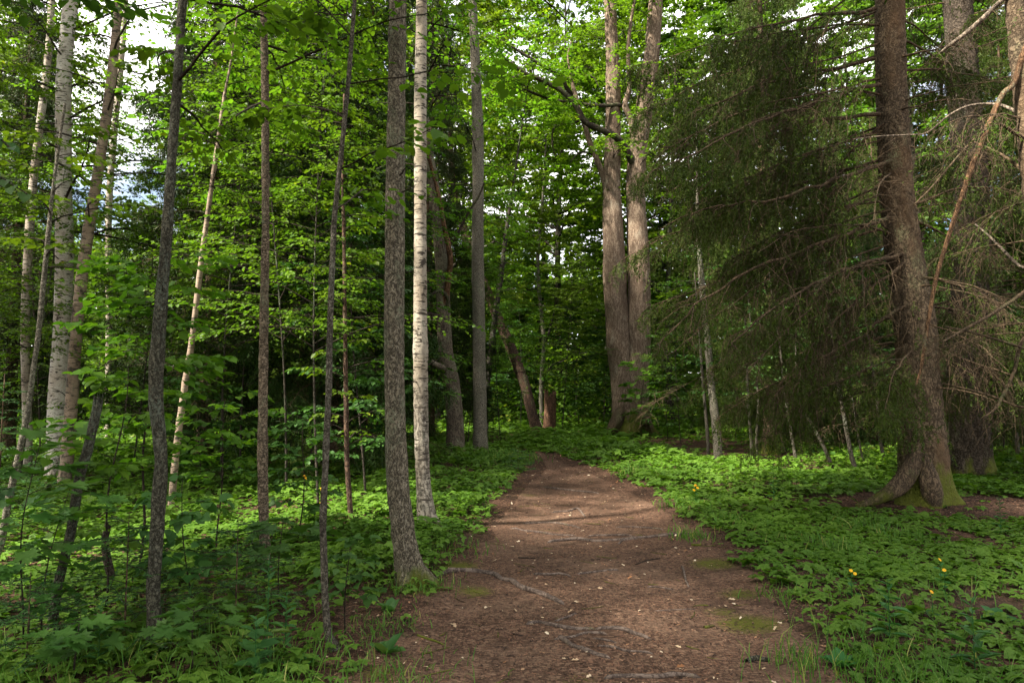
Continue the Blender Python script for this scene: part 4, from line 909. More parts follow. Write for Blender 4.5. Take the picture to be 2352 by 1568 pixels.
B3 = broad_proto(23, 82, 4.8, 4.0, 36, 'leaf_far', .19, .18)
BP = {1: B1, 2: B2, 3: B3}; bused = set()
for k, px, Y, rz, sc, lb_ in [
    (1, -150, 24, .2, 1.18, 'tall leafy tree at the far left edge, behind the slim pale birch'),
    (2, -20, 30, 1.3, 1.0, 'leafy tree far behind the thickest white birch'),
    (3, -70, 38, 2.6, 1.12, 'tallest background tree left of the thickest white birch'),
    (2, 190, 44, 3.2, .62, 'distant tree low under the bright sky gap, left part'),
    (1, 290, 48, 4.1, .62, 'distant sunlit tree low under the bright sky gap, right part'),
    (1, 545, 33, 5.0, .85, 'leafy tree right of the slender pinkish birch, far behind'),
    (3, 480, 27, .8, .75, 'tall leafy tree rising behind the slender pinkish birch'),
    (2, 630, 38, 1.9, 1.36, 'leafy tree behind the dark spruces, left of the grey and tan trunk'),
    (1, 660, 31, 2.4, .8, 'leafy tree above the dark spruces, right of the grey and tan trunk'),
    (3, 780, 33, 3.9, .85, 'tall leafy tree far behind the wounded stem'),
    (2, 860, 31, 4.7, .9, 'leafy tree directly behind the rough birch'),
    (1, 1010, 30, 5.5, 1.18, 'leafy tree behind the bent oak, crown between oak and white birch'),
            (2, 1230, 43, 2.9, 1.30, 'leafy tree in the far distance above the path end'),
    (3, 1290, 36, 3.5, 1.18, 'tall leafy tree over the rotten stump'),
        (3, 1440, 36, 5.2, 1.12, 'tall leafy tree directly behind the twin lime'),
    (1, 1540, 31, .6, 1.05, 'leafy tree right of the twin lime, behind hanging spruce shoots'),
    (2, 1640, 36, 1.5, 1.30, 'leafy tree behind the hanging spruce'),
    (2, 1760, 30, 2.2, 1.2, 'leafy tree seen through gaps right of the hanging spruce'),
    (1, 1880, 34, 3.0, 1.1, 'leafy tree seen through the middle of the drooping branches'),
    (2, 1990, 29, 3.8, 1.2, 'leafy tree seen just left of the massive spruce trunk'),
    (2, 2150, 27, 4.5, 1.2, 'leafy tree seen between the massive spruce and the second trunk'),
    (1, 2300, 28, 5.4, 1.05, 'leafy tree seen between the second trunk and the right edge'),
    (3, 930, 40, 3.3, 1.2, 'distant leafy tree showing between the rough birch and the bright birch'),
    (3, 1390, 42, .3, 1.2, 'distant leafy tree filling the sky left of the twin lime'),
    (2, 1500, 40, 1.8, 1.25, 'distant leafy tree filling the sky right of the twin lime'), (1, 740, 40, 5.8, 1.3, 'distant leafy tree high above the dark spruces'), (3, 1700, 42, 4.9, 1.25, 'distant leafy tree above the hanging spruce'), (1, 2190, 33, 1.0, 1.25, 'distant leafy tree closing the sky between the massive spruce and the second trunk'), (3, 1065, 44, .6, 1.25, 'distant leafy tree between the bent oak and the grey birch'), (1, 300, 38, 2.2, .62, 'small distant tree under the bright sky gap, beside the ringed birch'), (3, 2080, 38, 2.7, 1.2, 'distant leafy tree above the massive spruce branches'),
    (2, 2440, 24, .9, 1.15, 'leafy tree at the far right edge behind the dry branches')]:
    if k not in bused: bused.add(k); o = BP[k]; o.location = gpos(px, Y); o.rotation_euler.z = rz; o.scale = (sc,) * 3; o['label'] = lb_; o['group'] = BG
    else: dup(BP[k], gpos(px, Y), rz, lb_, BG, sc)

# far wood that reads as one mass
rng = rng_(90); g = Geo(); n = 190000
x = rng.uniform(-62, 66, n); y = rng.uniform(48, 66, n) - .004 * x ** 2; zz = rng.random(n) ** 1.25 * (12 + 3.0 * n2(x, y, .13, 4) + 2.0 * n2(x, y, .45, 5))
k = vnoise(np.stack([x * .5, y * .5, zz * .6], -1), 6) > -.25 - .3 * (zz < 3); pos = np.stack([x, y, zz], -1)[k]; m = len(pos)
leaves(g, pos, azv(rng.uniform(0, TAU, m), rng.normal(-.3, .3, m)), np.array([0, 0, 1.]) + rng.normal(0, 1.0, (m, 3)), rng.uniform(.4, .8, m), DI, rng.random(m))
tag(g.build('far_woodland', M['leaf_far']), kind='stuff')

# dim low growth under the trees, in the distance
rng = rng_(91); g = Geo(); n = 85000
y = rng.uniform(13, 48, n); x = rng.uniform(-1, 1, n) * (y * .82 + 3); d = pdist(x, y)
hh = (.25 + 1.5 * sstep(.1, .6, n2(x, y, .45, 12)) + 3.2 * sstep(25, 33, y)) * rng.random(n); keep = (d > .8) & ~((y < 26) & (x > -2.5) & (x < 7)) & ~((y < 17) & (np.abs(x) < 14) & (hh > .5))
pos = np.stack([x, y, H(x, y) + hh], -1)[keep]; m = len(pos)
leaves(g, pos, azv(rng.uniform(0, TAU, m), rng.normal(-.2, .25, m)), np.array([0, 0, 1.]) + rng.normal(0, .6, (m, 3)), rng.uniform(.10, .15, m) * (.6 + y[keep] * .03), OV, rng.random(m))
tag(g.build('undergrowth', M['leaf_mid']), kind='stuff')

# ------------------------------------------------------------------ ground herbs, grass, litter
def coverdens(x, y):
    d = pdist(x, y) + (.22 * n2(x, y, 1.3, 21) + .12 * n2(x, y, 4, 22)) * (1 - .6 * sstep(8, 13, y)) - .10 * sstep(10, 14, y)
    left = x < .5 * (pleft(y) + pright(y))
    a = sstep(.10, .55, d)
    k = np.where(left, 1.0, .82 + .18 * sstep(6.5, 9.5, y))
    k = k * np.where(left, .55 + .45 * sstep(-.35, .1, n2(x, y, .9, 23)), sstep(-.80, -.1, n2(x, y, 1.2, 23) + .25 * sstep(8, 10, y) * 2))
    bare = np.exp(-((x - SPX - .55) ** 2 / 6.0 + (y - SPY + .45 + .15 * (x - SPX)) ** 2 / .95)); k = k * (1 - .97 * sstep(.25, .6, bare))
    k = k * (1 - .93 * sstep(3.2, 4.6, x) * sstep(14.0, 15.2, y) * (1 - sstep(22, 26, y)))
    k = k * (1 - .9 * np.exp(-((x + .95) ** 2 + (y - 4.6) ** 2) / .35))            # bare earth by the rough birch
    k = k * (1 - .8 * np.exp(-((x - flat(660, 1150)[0]) ** 2 + (y - 9.2) ** 2) / .7))
    return a * k
rng = rng_(95); g = Geo()
def cover(y0, y1, per, size, tpl, hmin, hmax):
    A = (y1 - y0) * (1.64 * (y0 + y1) / 2 + 2.4); n = int(A * per)
    y = rng.uniform(y0, y1, n); x = rng.uniform(-1, 1, n) * (y * .82 + 1.2); k = rng.random(n) < coverdens(x, y); x, y = x[k], y[k]; m = len(x)
    dn = coverdens(x, y)
    h = (hmin + (hmax - hmin) * rng.random(m) ** 1.3) * (.45 + .55 * dn) * (.66 + .7 * n2(x, y, 1.5, 31)); h *= 1 - (1 - np.clip(.04 + np.maximum(pdist(x, y), 0) / 1.7, 0, 1)) * sstep(8, 12, y); h *= 1 - .55 * sstep(1.9, 2.8, x) * sstep(5.3, 6.2, y) * (1 - sstep(9.6, 10.4, y)); h *= 1 - .55 * sstep(1.9, 2.8, x) * sstep(5.3, 6.2, y) * (1 - sstep(9.6, 10.4, y)); h = np.maximum(h, .03)
    z = H(x, y); top = np.stack([x, y, z + h], -1); a = rng.uniform(0, TAU, m)
    if tpl is not ST3D:
        b = top.copy(); b[:, 2] = z - .01; b[:, :2] += rng.normal(0, .03, (m, 2)); mid = (b + top) / 2; mid[:, :2] = b[:, :2] * .4 + top[:, :2] * .6
        V, F = btubes(np.stack([b, mid, top], 1), np.full((m, 3), .0013), 3); g.add(V, F, .3)
    u = np.array([0, 0, 1.]) + rng.normal(0, .22, (m, 3)); patch = .5 + .5 * n2(x, y, .8, 33)
    leaves(g, top, azv(a, rng.normal(.02, .2, m)), u, size * rng.uniform(.55, 1.25, m), tpl, np.clip(.5 * patch + .5 * rng.random(m), 0, 1))
cover(2.5, 5.5, 300, .050, ST3, .03, .14); cover(2.5, 5.5, 34, .078, ST3B, .06, .20); cover(2.5, 5.5, 70, .055, ST5, .05, .20); cover(5.5, 9, 300, .058, ST3, .05, .19); cover(5.5, 9, 30, .085, ST3B, .06, .25); cover(5.5, 9, 75, .068, ST5, .08, .26)
cover(9, 14.5, 165, .088, ST3, .08, .28); cover(14.5, 21, 85, .118, ST3, .08, .34); cover(21, 34, 26, .20, ST3D, .1, .4)
tag(g.build('ground_cover', M['cover']), kind='stuff')

rng = rng_(97); g = Geo()
def blades(x, y, hgt, wd, lean=.5):
    n = len(x); a = rng.uniform(0, TAU, n); h = hgt * rng.uniform(.5, 1.2, n); ln = rng.uniform(.1, lean, n) * h
    z = H(x, y) - .01; c, s = np.sin(a), np.cos(a); P = []
    for t in (0, .4, .75, 1): P.append(np.stack([x + c * ln * t ** 2 * 1.6, y + s * ln * t ** 2 * 1.6, z + h * (t - .25 * t ** 2 * (ln / h > .3))], -1))
    b = rng.uniform(0, TAU, n); W = np.stack([np.cos(b), np.sin(b), 0 * b], -1) * wd
    V = np.stack([P[0] - W, P[0] + W, P[1] - W * .9, P[1] + W * .9, P[2] - W * .6, P[2] + W * .6, P[3]], 1).reshape(-1, 3)
    o = (np.arange(n) * 7)[:, None]
    F4 = np.concatenate([o + np.array([0, 1, 3, 2]), o + np.array([2, 3, 5, 4])]); F3 = o + np.array([4, 5, 6])
    r = np.repeat(rng.random(n), 7); n0 = g.n; g.add(V, F4, r); g.f.append(F3 + n0); g.m.append(np.zeros(n, np.int32))
for px, py, r, n, h in [(1800, 1370, .10, 90, .10), (1990, 1215, .2, 110, .18), (2050, 1235, .2, 60, .16), (1590, 1235, .12, 160, .12), (1850, 1530, .10, 90, .13), (1980, 1560, .25, 260, .20), (2160, 1560, .3, 180, .18),
        (880, 1440, .14, 140, .08), (905, 1568, .2, 220, .10), (1010, 1260, .22, 200, .12), (560, 1520, .3, 160, .2), (420, 1480, .3, 120, .2), (1165, 1050, .35, 420, .18), (1120, 1058, .5, 500, .26), (1500, 1085, .4, 260, .16), (1580, 1160, .25, 220, .14), (960, 1345, .15, 160, .12), (2060, 1400, .35, 120, .16), (2200, 1330, .35, 80, .15), (120, 1540, .3, 300, .2), (700, 1560, .2, 120, .16), (1680, 1200, .2, 200, .14), (1880, 1255, .2, 160, .14)]:
    c = onground(px, py); blades(c[0] + rng.normal(0, r, n), c[1] + rng.normal(0, r * 1.2, n), h, .0022 + .0003 * c[1])
n = 2600; y = 2.6 + 11 * rng.random(n) ** 1.4; x = rng.uniform(-1, 1, n) * (y * .8 + 1); d = pdist(x, y) + .2 * n2(x, y, 2, 41); k = (rng.random(n) < .12 + .8 * np.exp(-((d - .25) / .3) ** 2)) & (d > .02) & (n2(x, y, 1.4, 42) > -.1); k &= rng.random(n) < .10; blades(x[k], y[k], .10, .0022)
tag(g.build('grass', M['grass']), kind='stuff')

rng = rng_(98); g = Geo(); n = 46000
y = 2.4 + 20 * rng.random(n) ** 1.9; u = rng.random(n); x = pleft(y) - .5 + (pright(y) - pleft(y) + 1.0) * u
k2 = rng.random(n) < .18; x[k2] = rng.uniform(-1, 1, k2.sum()) * (y[k2] * .8); dp = pdist(x, y)
nd = 16000; x[:nd] = SPX + .5 + rng.normal(0, 1.8, nd); y[:nd] = SPY - .35 + rng.normal(0, .9, nd)
ln = rng.uniform(.008, .026, n) * (1 + .04 * y); a = rng.uniform(0, TAU, n); z = H(x, y) + .0085
d = azv(a, rng.normal(0, .12, n)); leaves(g, np.stack([x, y, z + rng.random(n) * .004], -1), d, np.array([0, 0, 1.]) + rng.normal(0, .2, (n, 3)), ln, (np.array([[-.16, 0, 0], [.16, 0, .06], [.14, 1, .03], [-.12, 1, 0]]), np.array([[0, 1, 2, 3]])), np.clip(rng.random(n) ** 1.2 - .1, 0, 1))
tag(g.build('needle_litter', M['chip']), kind='stuff')
g = Geo(); n = 1200; y = 2.6 + 15 * rng.random(n) ** 1.6; x = pleft(y) - .8 + (pright(y) - pleft(y) + 1.6) * rng.random(n); x[900:] = rng.uniform(-1, 1, 300) * y[900:] * .8
leaves(g, np.stack([x, y, H(x, y) + .012], -1), azv(rng.uniform(0, TAU, n), rng.normal(.05, .2, n)), np.array([0, 0, 1.]) + rng.normal(0, .3, (n, 3)), rng.uniform(.016, .06, n) * (.8 + .03 * y) * np.where(rng.random(n) < .65, .6, 1), (np.array([[0, 0, 0], [.22, .25, .12], [.13, .45, .05], [.26, .62, .10], [.05, 1, 0], [-.2, .72, .14], [-.12, .5, .04], [-.24, .3, .1]]), np.array([[0, 1, 2, 7], [2, 3, 6, 7], [3, 4, 5, 6]])), rng.random(n) ** .8)
tag(g.build('fallen_leaves', M['dry_leaf']), kind='stuff')

# ------------------------------------------------------------------ roots across the path and loose sticks
def k3(cx, cy_): return (1500 + cx / 2.24) / 1.27551, (1300 + cy_ / 2.24) / 1.27551
RG = 'roots exposed across the path'
for k, (pts, wd, lb_) in enumerate([
    ([(60, 522), (100, 525), (240, 520), (330, 530), (430, 550), (460, 560)], 10, 'thin pale root crossing the left half of the path near the bright birch'),
    ([(-30, 555), (20, 560), (70, 572), (180, 585), (280, 600), (400, 605), (430, 606)], 11, 'root at the left path edge just above the longest cross root'),
    ([(230, 655), (250, 648), (330, 640), (430, 632), (550, 642), (680, 635), (800, 625), (900, 615), (1000, 608), (1120, 598), (1180, 590)], 17, 'longest root, lying straight across the whole path'),
    ([(490, 612), (510, 608), (620, 605), (760, 605), (800, 608)], 9, 'thin root just above the middle of the longest root'),
    ([(690, 665), (700, 660), (740, 635), (880, 625)], 10, 'short side root running into the longest root'),
    ([(680, 552), (700, 550), (800, 548), (960, 562), (1000, 566)], 8, 'thin root at the right side above the longest root'),
    ([(200, 285), (220, 290), (350, 305), (450, 315), (550, 325), (580, 330)], 9, 'farthest root, crossing where the path narrows'),
    ([(260, 452), (280, 450), (370, 445), (430, 430), (470, 470), (490, 480)], 11, 'hooked root with small green shoots in the upper path'),
    ([(140, 858), (155, 860), (260, 865), (310, 857), (370, 868), (390, 874)], 13, 'dark short root left of the path middle'),
    ([(410, 862), (440, 858), (520, 850), (600, 838), (680, 832), (700, 832)], 12, 'dark root slanting up to the right in the path middle'),
    ([(-530, 890), (-420, 842), (-250, 842), (-150, 855), (-100, 870), (-70, 892), (-20, 905), (0, 910), (60, 950), (130, 975), (220, 1005), (320, 1045), (350, 1060)], 26, 'thick grey root running from the rough birch down into the path'),
    ([(90, 1188), (110, 1185), (170, 1175), (250, 1195), (350, 1215), (450, 1220), (520, 1222), (560, 1224)], 20, 'thick pale root low in the path, left end arched'),
    ([(540, 1220), (570, 1218), (650, 1218), (740, 1228), (800, 1250), (880, 1275), (920, 1288)], 19, 'pale root continuing right of the thick arched one'),
    ([(270, 1290), (300, 1285), (400, 1272), (470, 1250), (540, 1248), (600, 1250), (630, 1256)], 14, 'curved root between two thick pale roots low in the path'),
    ([(270, 1168), (300, 1165), (360, 1145), (410, 1122), (430, 1118)], 12, 'short root pointing up above the thick arched root'),
    ([(300, 1280), (320, 1285), (400, 1330), (480, 1360), (550, 1385), (620, 1405), (650, 1415)], 24, 'flat root slanting down to the right at the bottom of the path'),
    ([(520, 1275), (560, 1285), (660, 1305), (690, 1312)], 11, 'short thin root under the pale right root'),
    ([(560, 1328), (580, 1330), (680, 1345), (740, 1365), (840, 1370), (900, 1380), (930, 1386)], 13, 'thin wavy root low in the path right of the flat slanting one'),
    ([(600, 1542), (630, 1540), (720, 1530), (850, 1535), (980, 1538), (1060, 1525), (1200, 1535), (1240, 1540)], 24, 'straight thick root at the bottom edge of the picture'),
    ([(880, 946), (905, 945), (960, 945), (1050, 960), (1070, 964)], 7, 'thin dark root right of the path middle'),
    ([(1110, 800), (1120, 815), (1140, 900), (1155, 935), (1160, 945)], 11, 'short root pointing along the path on its mossy right side'),
    ([(930, 1102), (950, 1100), (1100, 1092), (1180, 1090), (1210, 1088)], 7, 'faint thin root low on the right side of the path')]):
    Q = []
    for j, (cx, cy_) in enumerate(pts):
        p = onground(*k3(cx, cy_)); r = .5 * wd / 1.7 / 1.27551 * p[1] / FPX; e = j in (0, len(pts) - 1)
        Q.append([p[0], p[1], p[2] + .007 + (r * rng.uniform(-.1, .6) if not e else -r * 1.3), r * (.6 if e else 1)])
    Cq = catmull(np.array(Q), .025); o = Cq[0, :3].copy(); g = Geo()
    addtube(g, Cq[:, :3] - o, Cq[:, 3], 12, lambda th, P, r: (.16 * r) * vnoise(np.stack([np.cos(th) * 2 + P[..., 0] * 9, np.sin(th) * 2 + P[..., 1] * 9, k + 0 * th + 0 * P[..., 2]], -1), k) + .12 * r * vnoise(np.stack([np.cos(th) * 6 + P[..., 0] * 30, np.sin(th) * 6 + P[..., 1] * 30, k + 0 * th + 0 * P[..., 2]], -1), k))
    ob = g.build('exposed_root', M['root']); ob.location = o; tag(ob, lb_, 'root', RG)
def stick(pts, wd, lb_, mat, px=k3, cat='stick', lift=.6):
    Q = []
    for q in pts:
        p = onground(*px(*q)); r = .5 * wd / 1.7 / 1.27551 * p[1] / FPX; Q.append([p[0], p[1], p[2] + .006 + r * lift, r])
    Q[-1][3] *= .6; Cq = catmull(np.array(Q), .02); o = Cq[0, :3].copy(); g = Geo()
    addtube(g, Cq[:, :3] - o, Cq[:, 3], 8, lambda th, P, r: .3 * r * vnoise(np.stack([np.cos(th) * 2 + P[..., 0] * 30, np.sin(th) * 2 + P[..., 1] * 30, 0 * th + 0 * P[..., 2]], -1), 3))
    ob = g.build('fallen_stick', M[mat]); ob.location = o; tag(ob, lb_, cat)
def k2(cx, cy_): return (750 + cx / 2.24) / 1.27551, (1300 + cy_ / 2.24) / 1.27551
stick([(1540, 1442), (1570, 1428), (1610, 1420), (1640, 1428), (1690, 1432)], 26, 'lichen covered stick lying at the right path edge', 'bark_lichen')
stick([(1262, 1215), (1295, 1208), (1330, 1202)], 16, 'short brown stick on the mossy right side of the path', 'bark_red')
stick([(1180, 668), (1210, 672), (1240, 668)], 13, 'small brown cone like stick right of the longest root', 'bark_red')
stick([(810, 798), (870, 775), (930, 762), (970, 756)], 6, 'thin dark twig slanting up on the right of the path', 'twig')
stick([(40, 752), (100, 754), (155, 754)], 7, 'thin dark twig lying level at the left of the path', 'twig')
stick([(1060, 1262), (1110, 1282), (1170, 1300), (1230, 1325)], 11, 'thin brown twig on bare earth right of the wounded stem', 'bark_red', k2)
stick([(880, 945), (960, 938), (1060, 930)], 10, 'reddish stick lying at the foot of the rough birch', 'bark_red', k2)
stick([(1210, 195), (1300, 200), (1400, 202), (1520, 212)], 16, 'pale log lying in the shade behind the massive spruce', 'bark_bone', lambda a, b: ((2250 + a / 2.24) / 1.27551, (1300 + b / 2.24) / 1.27551))
stick([(410, 410), (440, 415), (470, 425)], 20, 'broken pale wood piece by the broken lichened snag', 'bark_bone', lambda a, b: ((a / 2.24) / 1.27551, (1300 + b / 2.24) / 1.27551))

# ------------------------------------------------------------------ shrubs and herbs near the camera
def shrub(name, label, cat, base, h, leaf, tpl, lsize, n, L, seed, z0=.25, lean=(0, 0), nsub=4, nleaf=5, group=None, stem='twig', r0=.006, tilt=.3, depth=None):
    b = onground(*base) if depth is None else np.array(gpos(base[0], depth)); rng = rng_(seed)
    rt = thing(name, label, cat, tuple(b), group)
    zt = np.linspace(-.03, h, 12); q = np.clip(zt / h, 0, 1)
    path = np.stack([lean[0] * q ** 1.5 + .02 * np.sin(zt * 5 + seed), lean[1] * q ** 1.5 + .02 * np.sin(zt * 4 + seed * 2), zt, r0 * (1 - .7 * q)], -1)
    g = Geo(); addtube(g, path[:, :3], path[:, 3], 7); g.build('stem', M[stem], rt)
    g = Geo(); z = z0 * h + (h - z0 * h) * (np.arange(n) + .9 * rng.random(n)) / n; s = on(path, z)
    spray(g, rng, s[:, :3], np.arange(n) * 2.4 + rng.normal(0, .4, n), rng.uniform(.1, .7, n), rng.uniform(-.2, .1, n), rng.uniform(L[0], L[1], n), np.full(n, .0028), nsub, nleaf, lsize, tpl, tilt=tilt)
    g.build('foliage', [M[leaf], M[stem]], rt); return rt
MG = 'maple saplings in the left foreground'
shrub('maple_sapling', 'maple sapling with broad lobed leaves at the left edge, tallest of its kind', 'sapling', (40, 1500), 1.32, 'leaf_maple', MA, .12, 13, (.18, .42), 1, .4, (.05, 0), 2, 3, MG, tilt=.22)
shrub('maple_sapling', 'maple sapling with lobed leaves left of the broken lichened snag', 'sapling', (92, 1490), .95, 'leaf_maple', MA, .11, 12, (.15, .36), 2, .3, (.05, .1), 2, 3, MG, tilt=.22)
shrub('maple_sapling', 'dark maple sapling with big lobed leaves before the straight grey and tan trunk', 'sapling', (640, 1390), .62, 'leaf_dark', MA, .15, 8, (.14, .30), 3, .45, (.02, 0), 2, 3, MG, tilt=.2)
shrub('maple_sapling', 'low maple sapling at the foot of the dark lichened trunk', 'sapling', (445, 1545), .36, 'leaf_maple', MA, .105, 8, (.10, .24), 4, .4, (0, 0), 2, 3, MG, tilt=.25)
shrub('maple_sapling', 'low maple sapling near the bottom left corner', 'sapling', (180, 1555), .34, 'leaf_maple', MA, .10, 8, (.10, .24), 5, .4, (0, 0), 2, 3, MG, tilt=.25)
shrub('lime_sapling', 'lime sapling with rounded bright leaves left of the dark lichened trunk', 'sapling', (318, 1330), 2.75, 'leaf_mid', BR, .085, 30, (.30, .72), 6, .32, (.02, .1), 5, 6, r0=.012)
shrub('lime_sapling', 'thin lime sapling with rounded leaves just right of the broken snag', 'sapling', (235, 1400), 1.75, 'leaf_mid', BR, .075, 20, (.2, .48), 7, .2, (.05, .1), 4, 5, r0=.009)
shrub('aspen_sapling', 'small sapling with dangling round leaves across the dark lichened trunk', 'sapling', (440, 1430), .95, 'leaf_dark', BR, .085, 14, (.15, .36), 8, .3, (-.04, -.15), 3, 4, r0=.006)
shrub('lime_sapling', 'lime sapling with rounded leaves between the slender birch and the grey and tan trunk', 'sapling', (500, 1275), 1.5, 'leaf_mid', BR, .072, 20, (.22, .5), 61, .2, (.03, 0), 4, 6, r0=.009)
shrub('lime_sapling', 'small lime sapling midway between the grey and tan trunk and the wounded stem', 'sapling', (690, 1240), 1.25, 'leaf_dark', BR, .07, 18, (.2, .45), 62, .2, (0, .05), 4, 6, r0=.008)
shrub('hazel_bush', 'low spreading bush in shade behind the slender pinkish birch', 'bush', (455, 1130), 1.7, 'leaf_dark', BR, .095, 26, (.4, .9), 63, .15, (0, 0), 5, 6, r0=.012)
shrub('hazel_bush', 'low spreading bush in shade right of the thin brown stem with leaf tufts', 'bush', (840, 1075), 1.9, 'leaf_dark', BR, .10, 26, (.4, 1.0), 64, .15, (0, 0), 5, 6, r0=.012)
shrub('pale_bush', 'small bush with pale yellow leaves right of the straight grey and tan trunk', 'bush', (665, 1105), .98, 'leaf_pale', BR, .075, 14, (.22, .50), 9, .35, (.02, 0), 4, 5, r0=.009)
shrub('leafy_shoot', 'dark leafy shoot standing just right of the wounded stem', 'sapling', (795, 1455), .62, 'leaf_dark', BR, .062, 10, (.10, .24), 10, .3, (.02, 0), 3, 4)
shrub('leafy_shoot', 'leafy shoot growing against the foot of the twin lime', 'sapling', (1470, 1008), 2.6, 'leaf_mid', BR, .15, 16, (.5, 1.0), 11, .2, (0, -.6), 4, 5, r0=.015, depth=23.6)
shrub('rowan_seedling', 'seedling with paired leaflets beside the broken snag foot', 'seedling', (125, 1490), .30, 'leaf_dark', OV, .06, 6, (.12, .2), 12, .5, (0, 0), 3, 4)
HG = 'tall herbs with narrow leaves'
def herb(label, base, h, seed, n=26, ls=.09, leaf='herb', group=HG, name='tall_herb', tpl=LA, cat='herb', lean=(0, 0), z0=.12):
    b = onground(*base); rng = rng_(seed); rt = thing(name, label, cat, tuple(b), group)
    zt = np.linspace(-.02, h, 8); q = np.clip(zt / h, 0, 1); path = np.stack([lean[0] * q, lean[1] * q, zt, .0035 * (1 - .6 * q)], -1)
    g = Geo(); addtube(g, path[:, :3], path[:, 3], 6); g.build('stem', M['herb'], rt)
    g = Geo(); z = h * (z0 + (1 - z0) * np.arange(n) / n); s = on(path, z); a = np.arange(n) * 2.3 + rng.normal(0, .2, n)
    leaves(g, s[:, :3], azv(a, rng.uniform(-.05, .5, n) + .5 * (z / h) ** 3), np.tile([0, 0, 1.], (n, 1)) + rng.normal(0, .12, (n, 3)), ls * rng.uniform(.8, 1.2, n) * (1.1 - .75 * (z / h) ** 2), tpl, rng.random(n))
    g.build('foliage', M[leaf], rt); return rt, path
herb('tallest narrow leaved herb, between the lichened trunk and the wounded stem', (612, 1530), .62, 21, 30, .11)
herb('narrow leaved herb left of the dark lichened trunk', (225, 1545), .40, 22, 24, .085)
herb('narrow leaved herb right of the tallest one, half its height', (655, 1500), .36, 23, 24, .085)
herb('broad leaved herb at the bottom edge left of the wounded stem', (585, 1562), .34, 24, 14, .13, tpl=OV)
herb('herb with long leaves at the lower right, left of the yellow flowers', (2045, 1480), .40, 25, 18, .13)
herb('herb with long leaves at the bottom right, below the yellow flowers', (2240, 1545), .40, 26, 18, .14)
herb('narrow leaved herb on the right bank above the needle litter', (1778, 1155), .55, 27, 24, .10)
herb('leafy herb at the right edge beside the needle litter', (2300, 1235), .45, 28, 22, .10)
def rosette(label, base, n, ls, seed):
    b = onground(*base); rng = rng_(seed); g = Geo(); a = np.arange(n) * TAU / n + rng.normal(0, .3, n)
    leaves(g, np.zeros((n, 3)) + azv(a, np.zeros(n)) * .01, azv(a, rng.uniform(.15, .9, n)), np.tile([0, 0, 1.], (n, 1)) + rng.normal(0, .1, (n, 3)), ls * rng.uniform(.7, 1.15, n), OV, rng.random(n))
    o = g.build('rosette_plant', M['herb']); o.location = b; tag(o, label, 'plant', 'rosettes of upright leaves')
rosette('rosette of upright leaves on bare earth at the left path edge', (885, 1500), 7, .14, 31)
rosette('rosette of broad leaves at the bottom right near the path', (1930, 1530), 8, .11, 32)
rosette('rosette of broad leaves right of the lower yellow flowers', (2290, 1420), 8, .11, 33)
rosette('rosette of leaves at the foot of the rough birch', (895, 1405), 6, .12, 34)
rosette('rosette of broad leaves at the bottom left beneath the herbs', (690, 1540), 7, .11, 35)
FG = 'yellow flowers among the ground herbs'
for k, (lb_, base, h, n) in enumerate([
    ('pair of yellow flowers under the pale yellow bush', (655, 1078), .28, 3), ('yellow flowers right of the pale bush, brightest cluster', (698, 1120), .20, 3), ('yellow flower just left of the wounded stem, upper one', (738, 1150), .18, 2),
    ('yellow flower left of the wounded stem, lower one', (736, 1185), .16, 1), ('yellow flower cluster on the right bank beside the path', (1598, 1150), .22, 3), ('yellow daisy on the right, highest of the four', (2162, 1350), .22, 1),
    ('yellow daisy on the right, widest open', (2172, 1378), .22, 1), ('yellow flower on the right nearest the path', (1957, 1372), .20, 2), ('yellow flower at the lower right, left of a yellowed leaf', (2143, 1420), .18, 1)]):
    rt, path = herb(lb_, base, h, 40 + k, 8, .06, 'herb', FG, 'flowering_herb', OV, 'flower', z0=.05); rng = rng_(300 + k)
    for j in range(n):
        g = Geo(); c = np.array([rng.normal(0, .03) if j else 0, rng.normal(0, .03) if j else 0, h - .03 * j]); m = 12; a = np.arange(m) * TAU / m
        tilt_ = np.array([rng.normal(0, .3), -.7, .8]); tx = nrm(np.cross(tilt_, [1, 0, 0.1])); ty = nrm(np.cross(nrm(tilt_), tx))
        d = np.cos(a)[:, None] * tx + np.sin(a)[:, None] * ty
        leaves(g, c + d * .002, d, np.tile(tilt_, (m, 1)), np.full(m, .013 + (.007 if rt.location.y > 8 else 0)), OV, rng.random(m)); g.build('flower_head', M['petal'], rt)

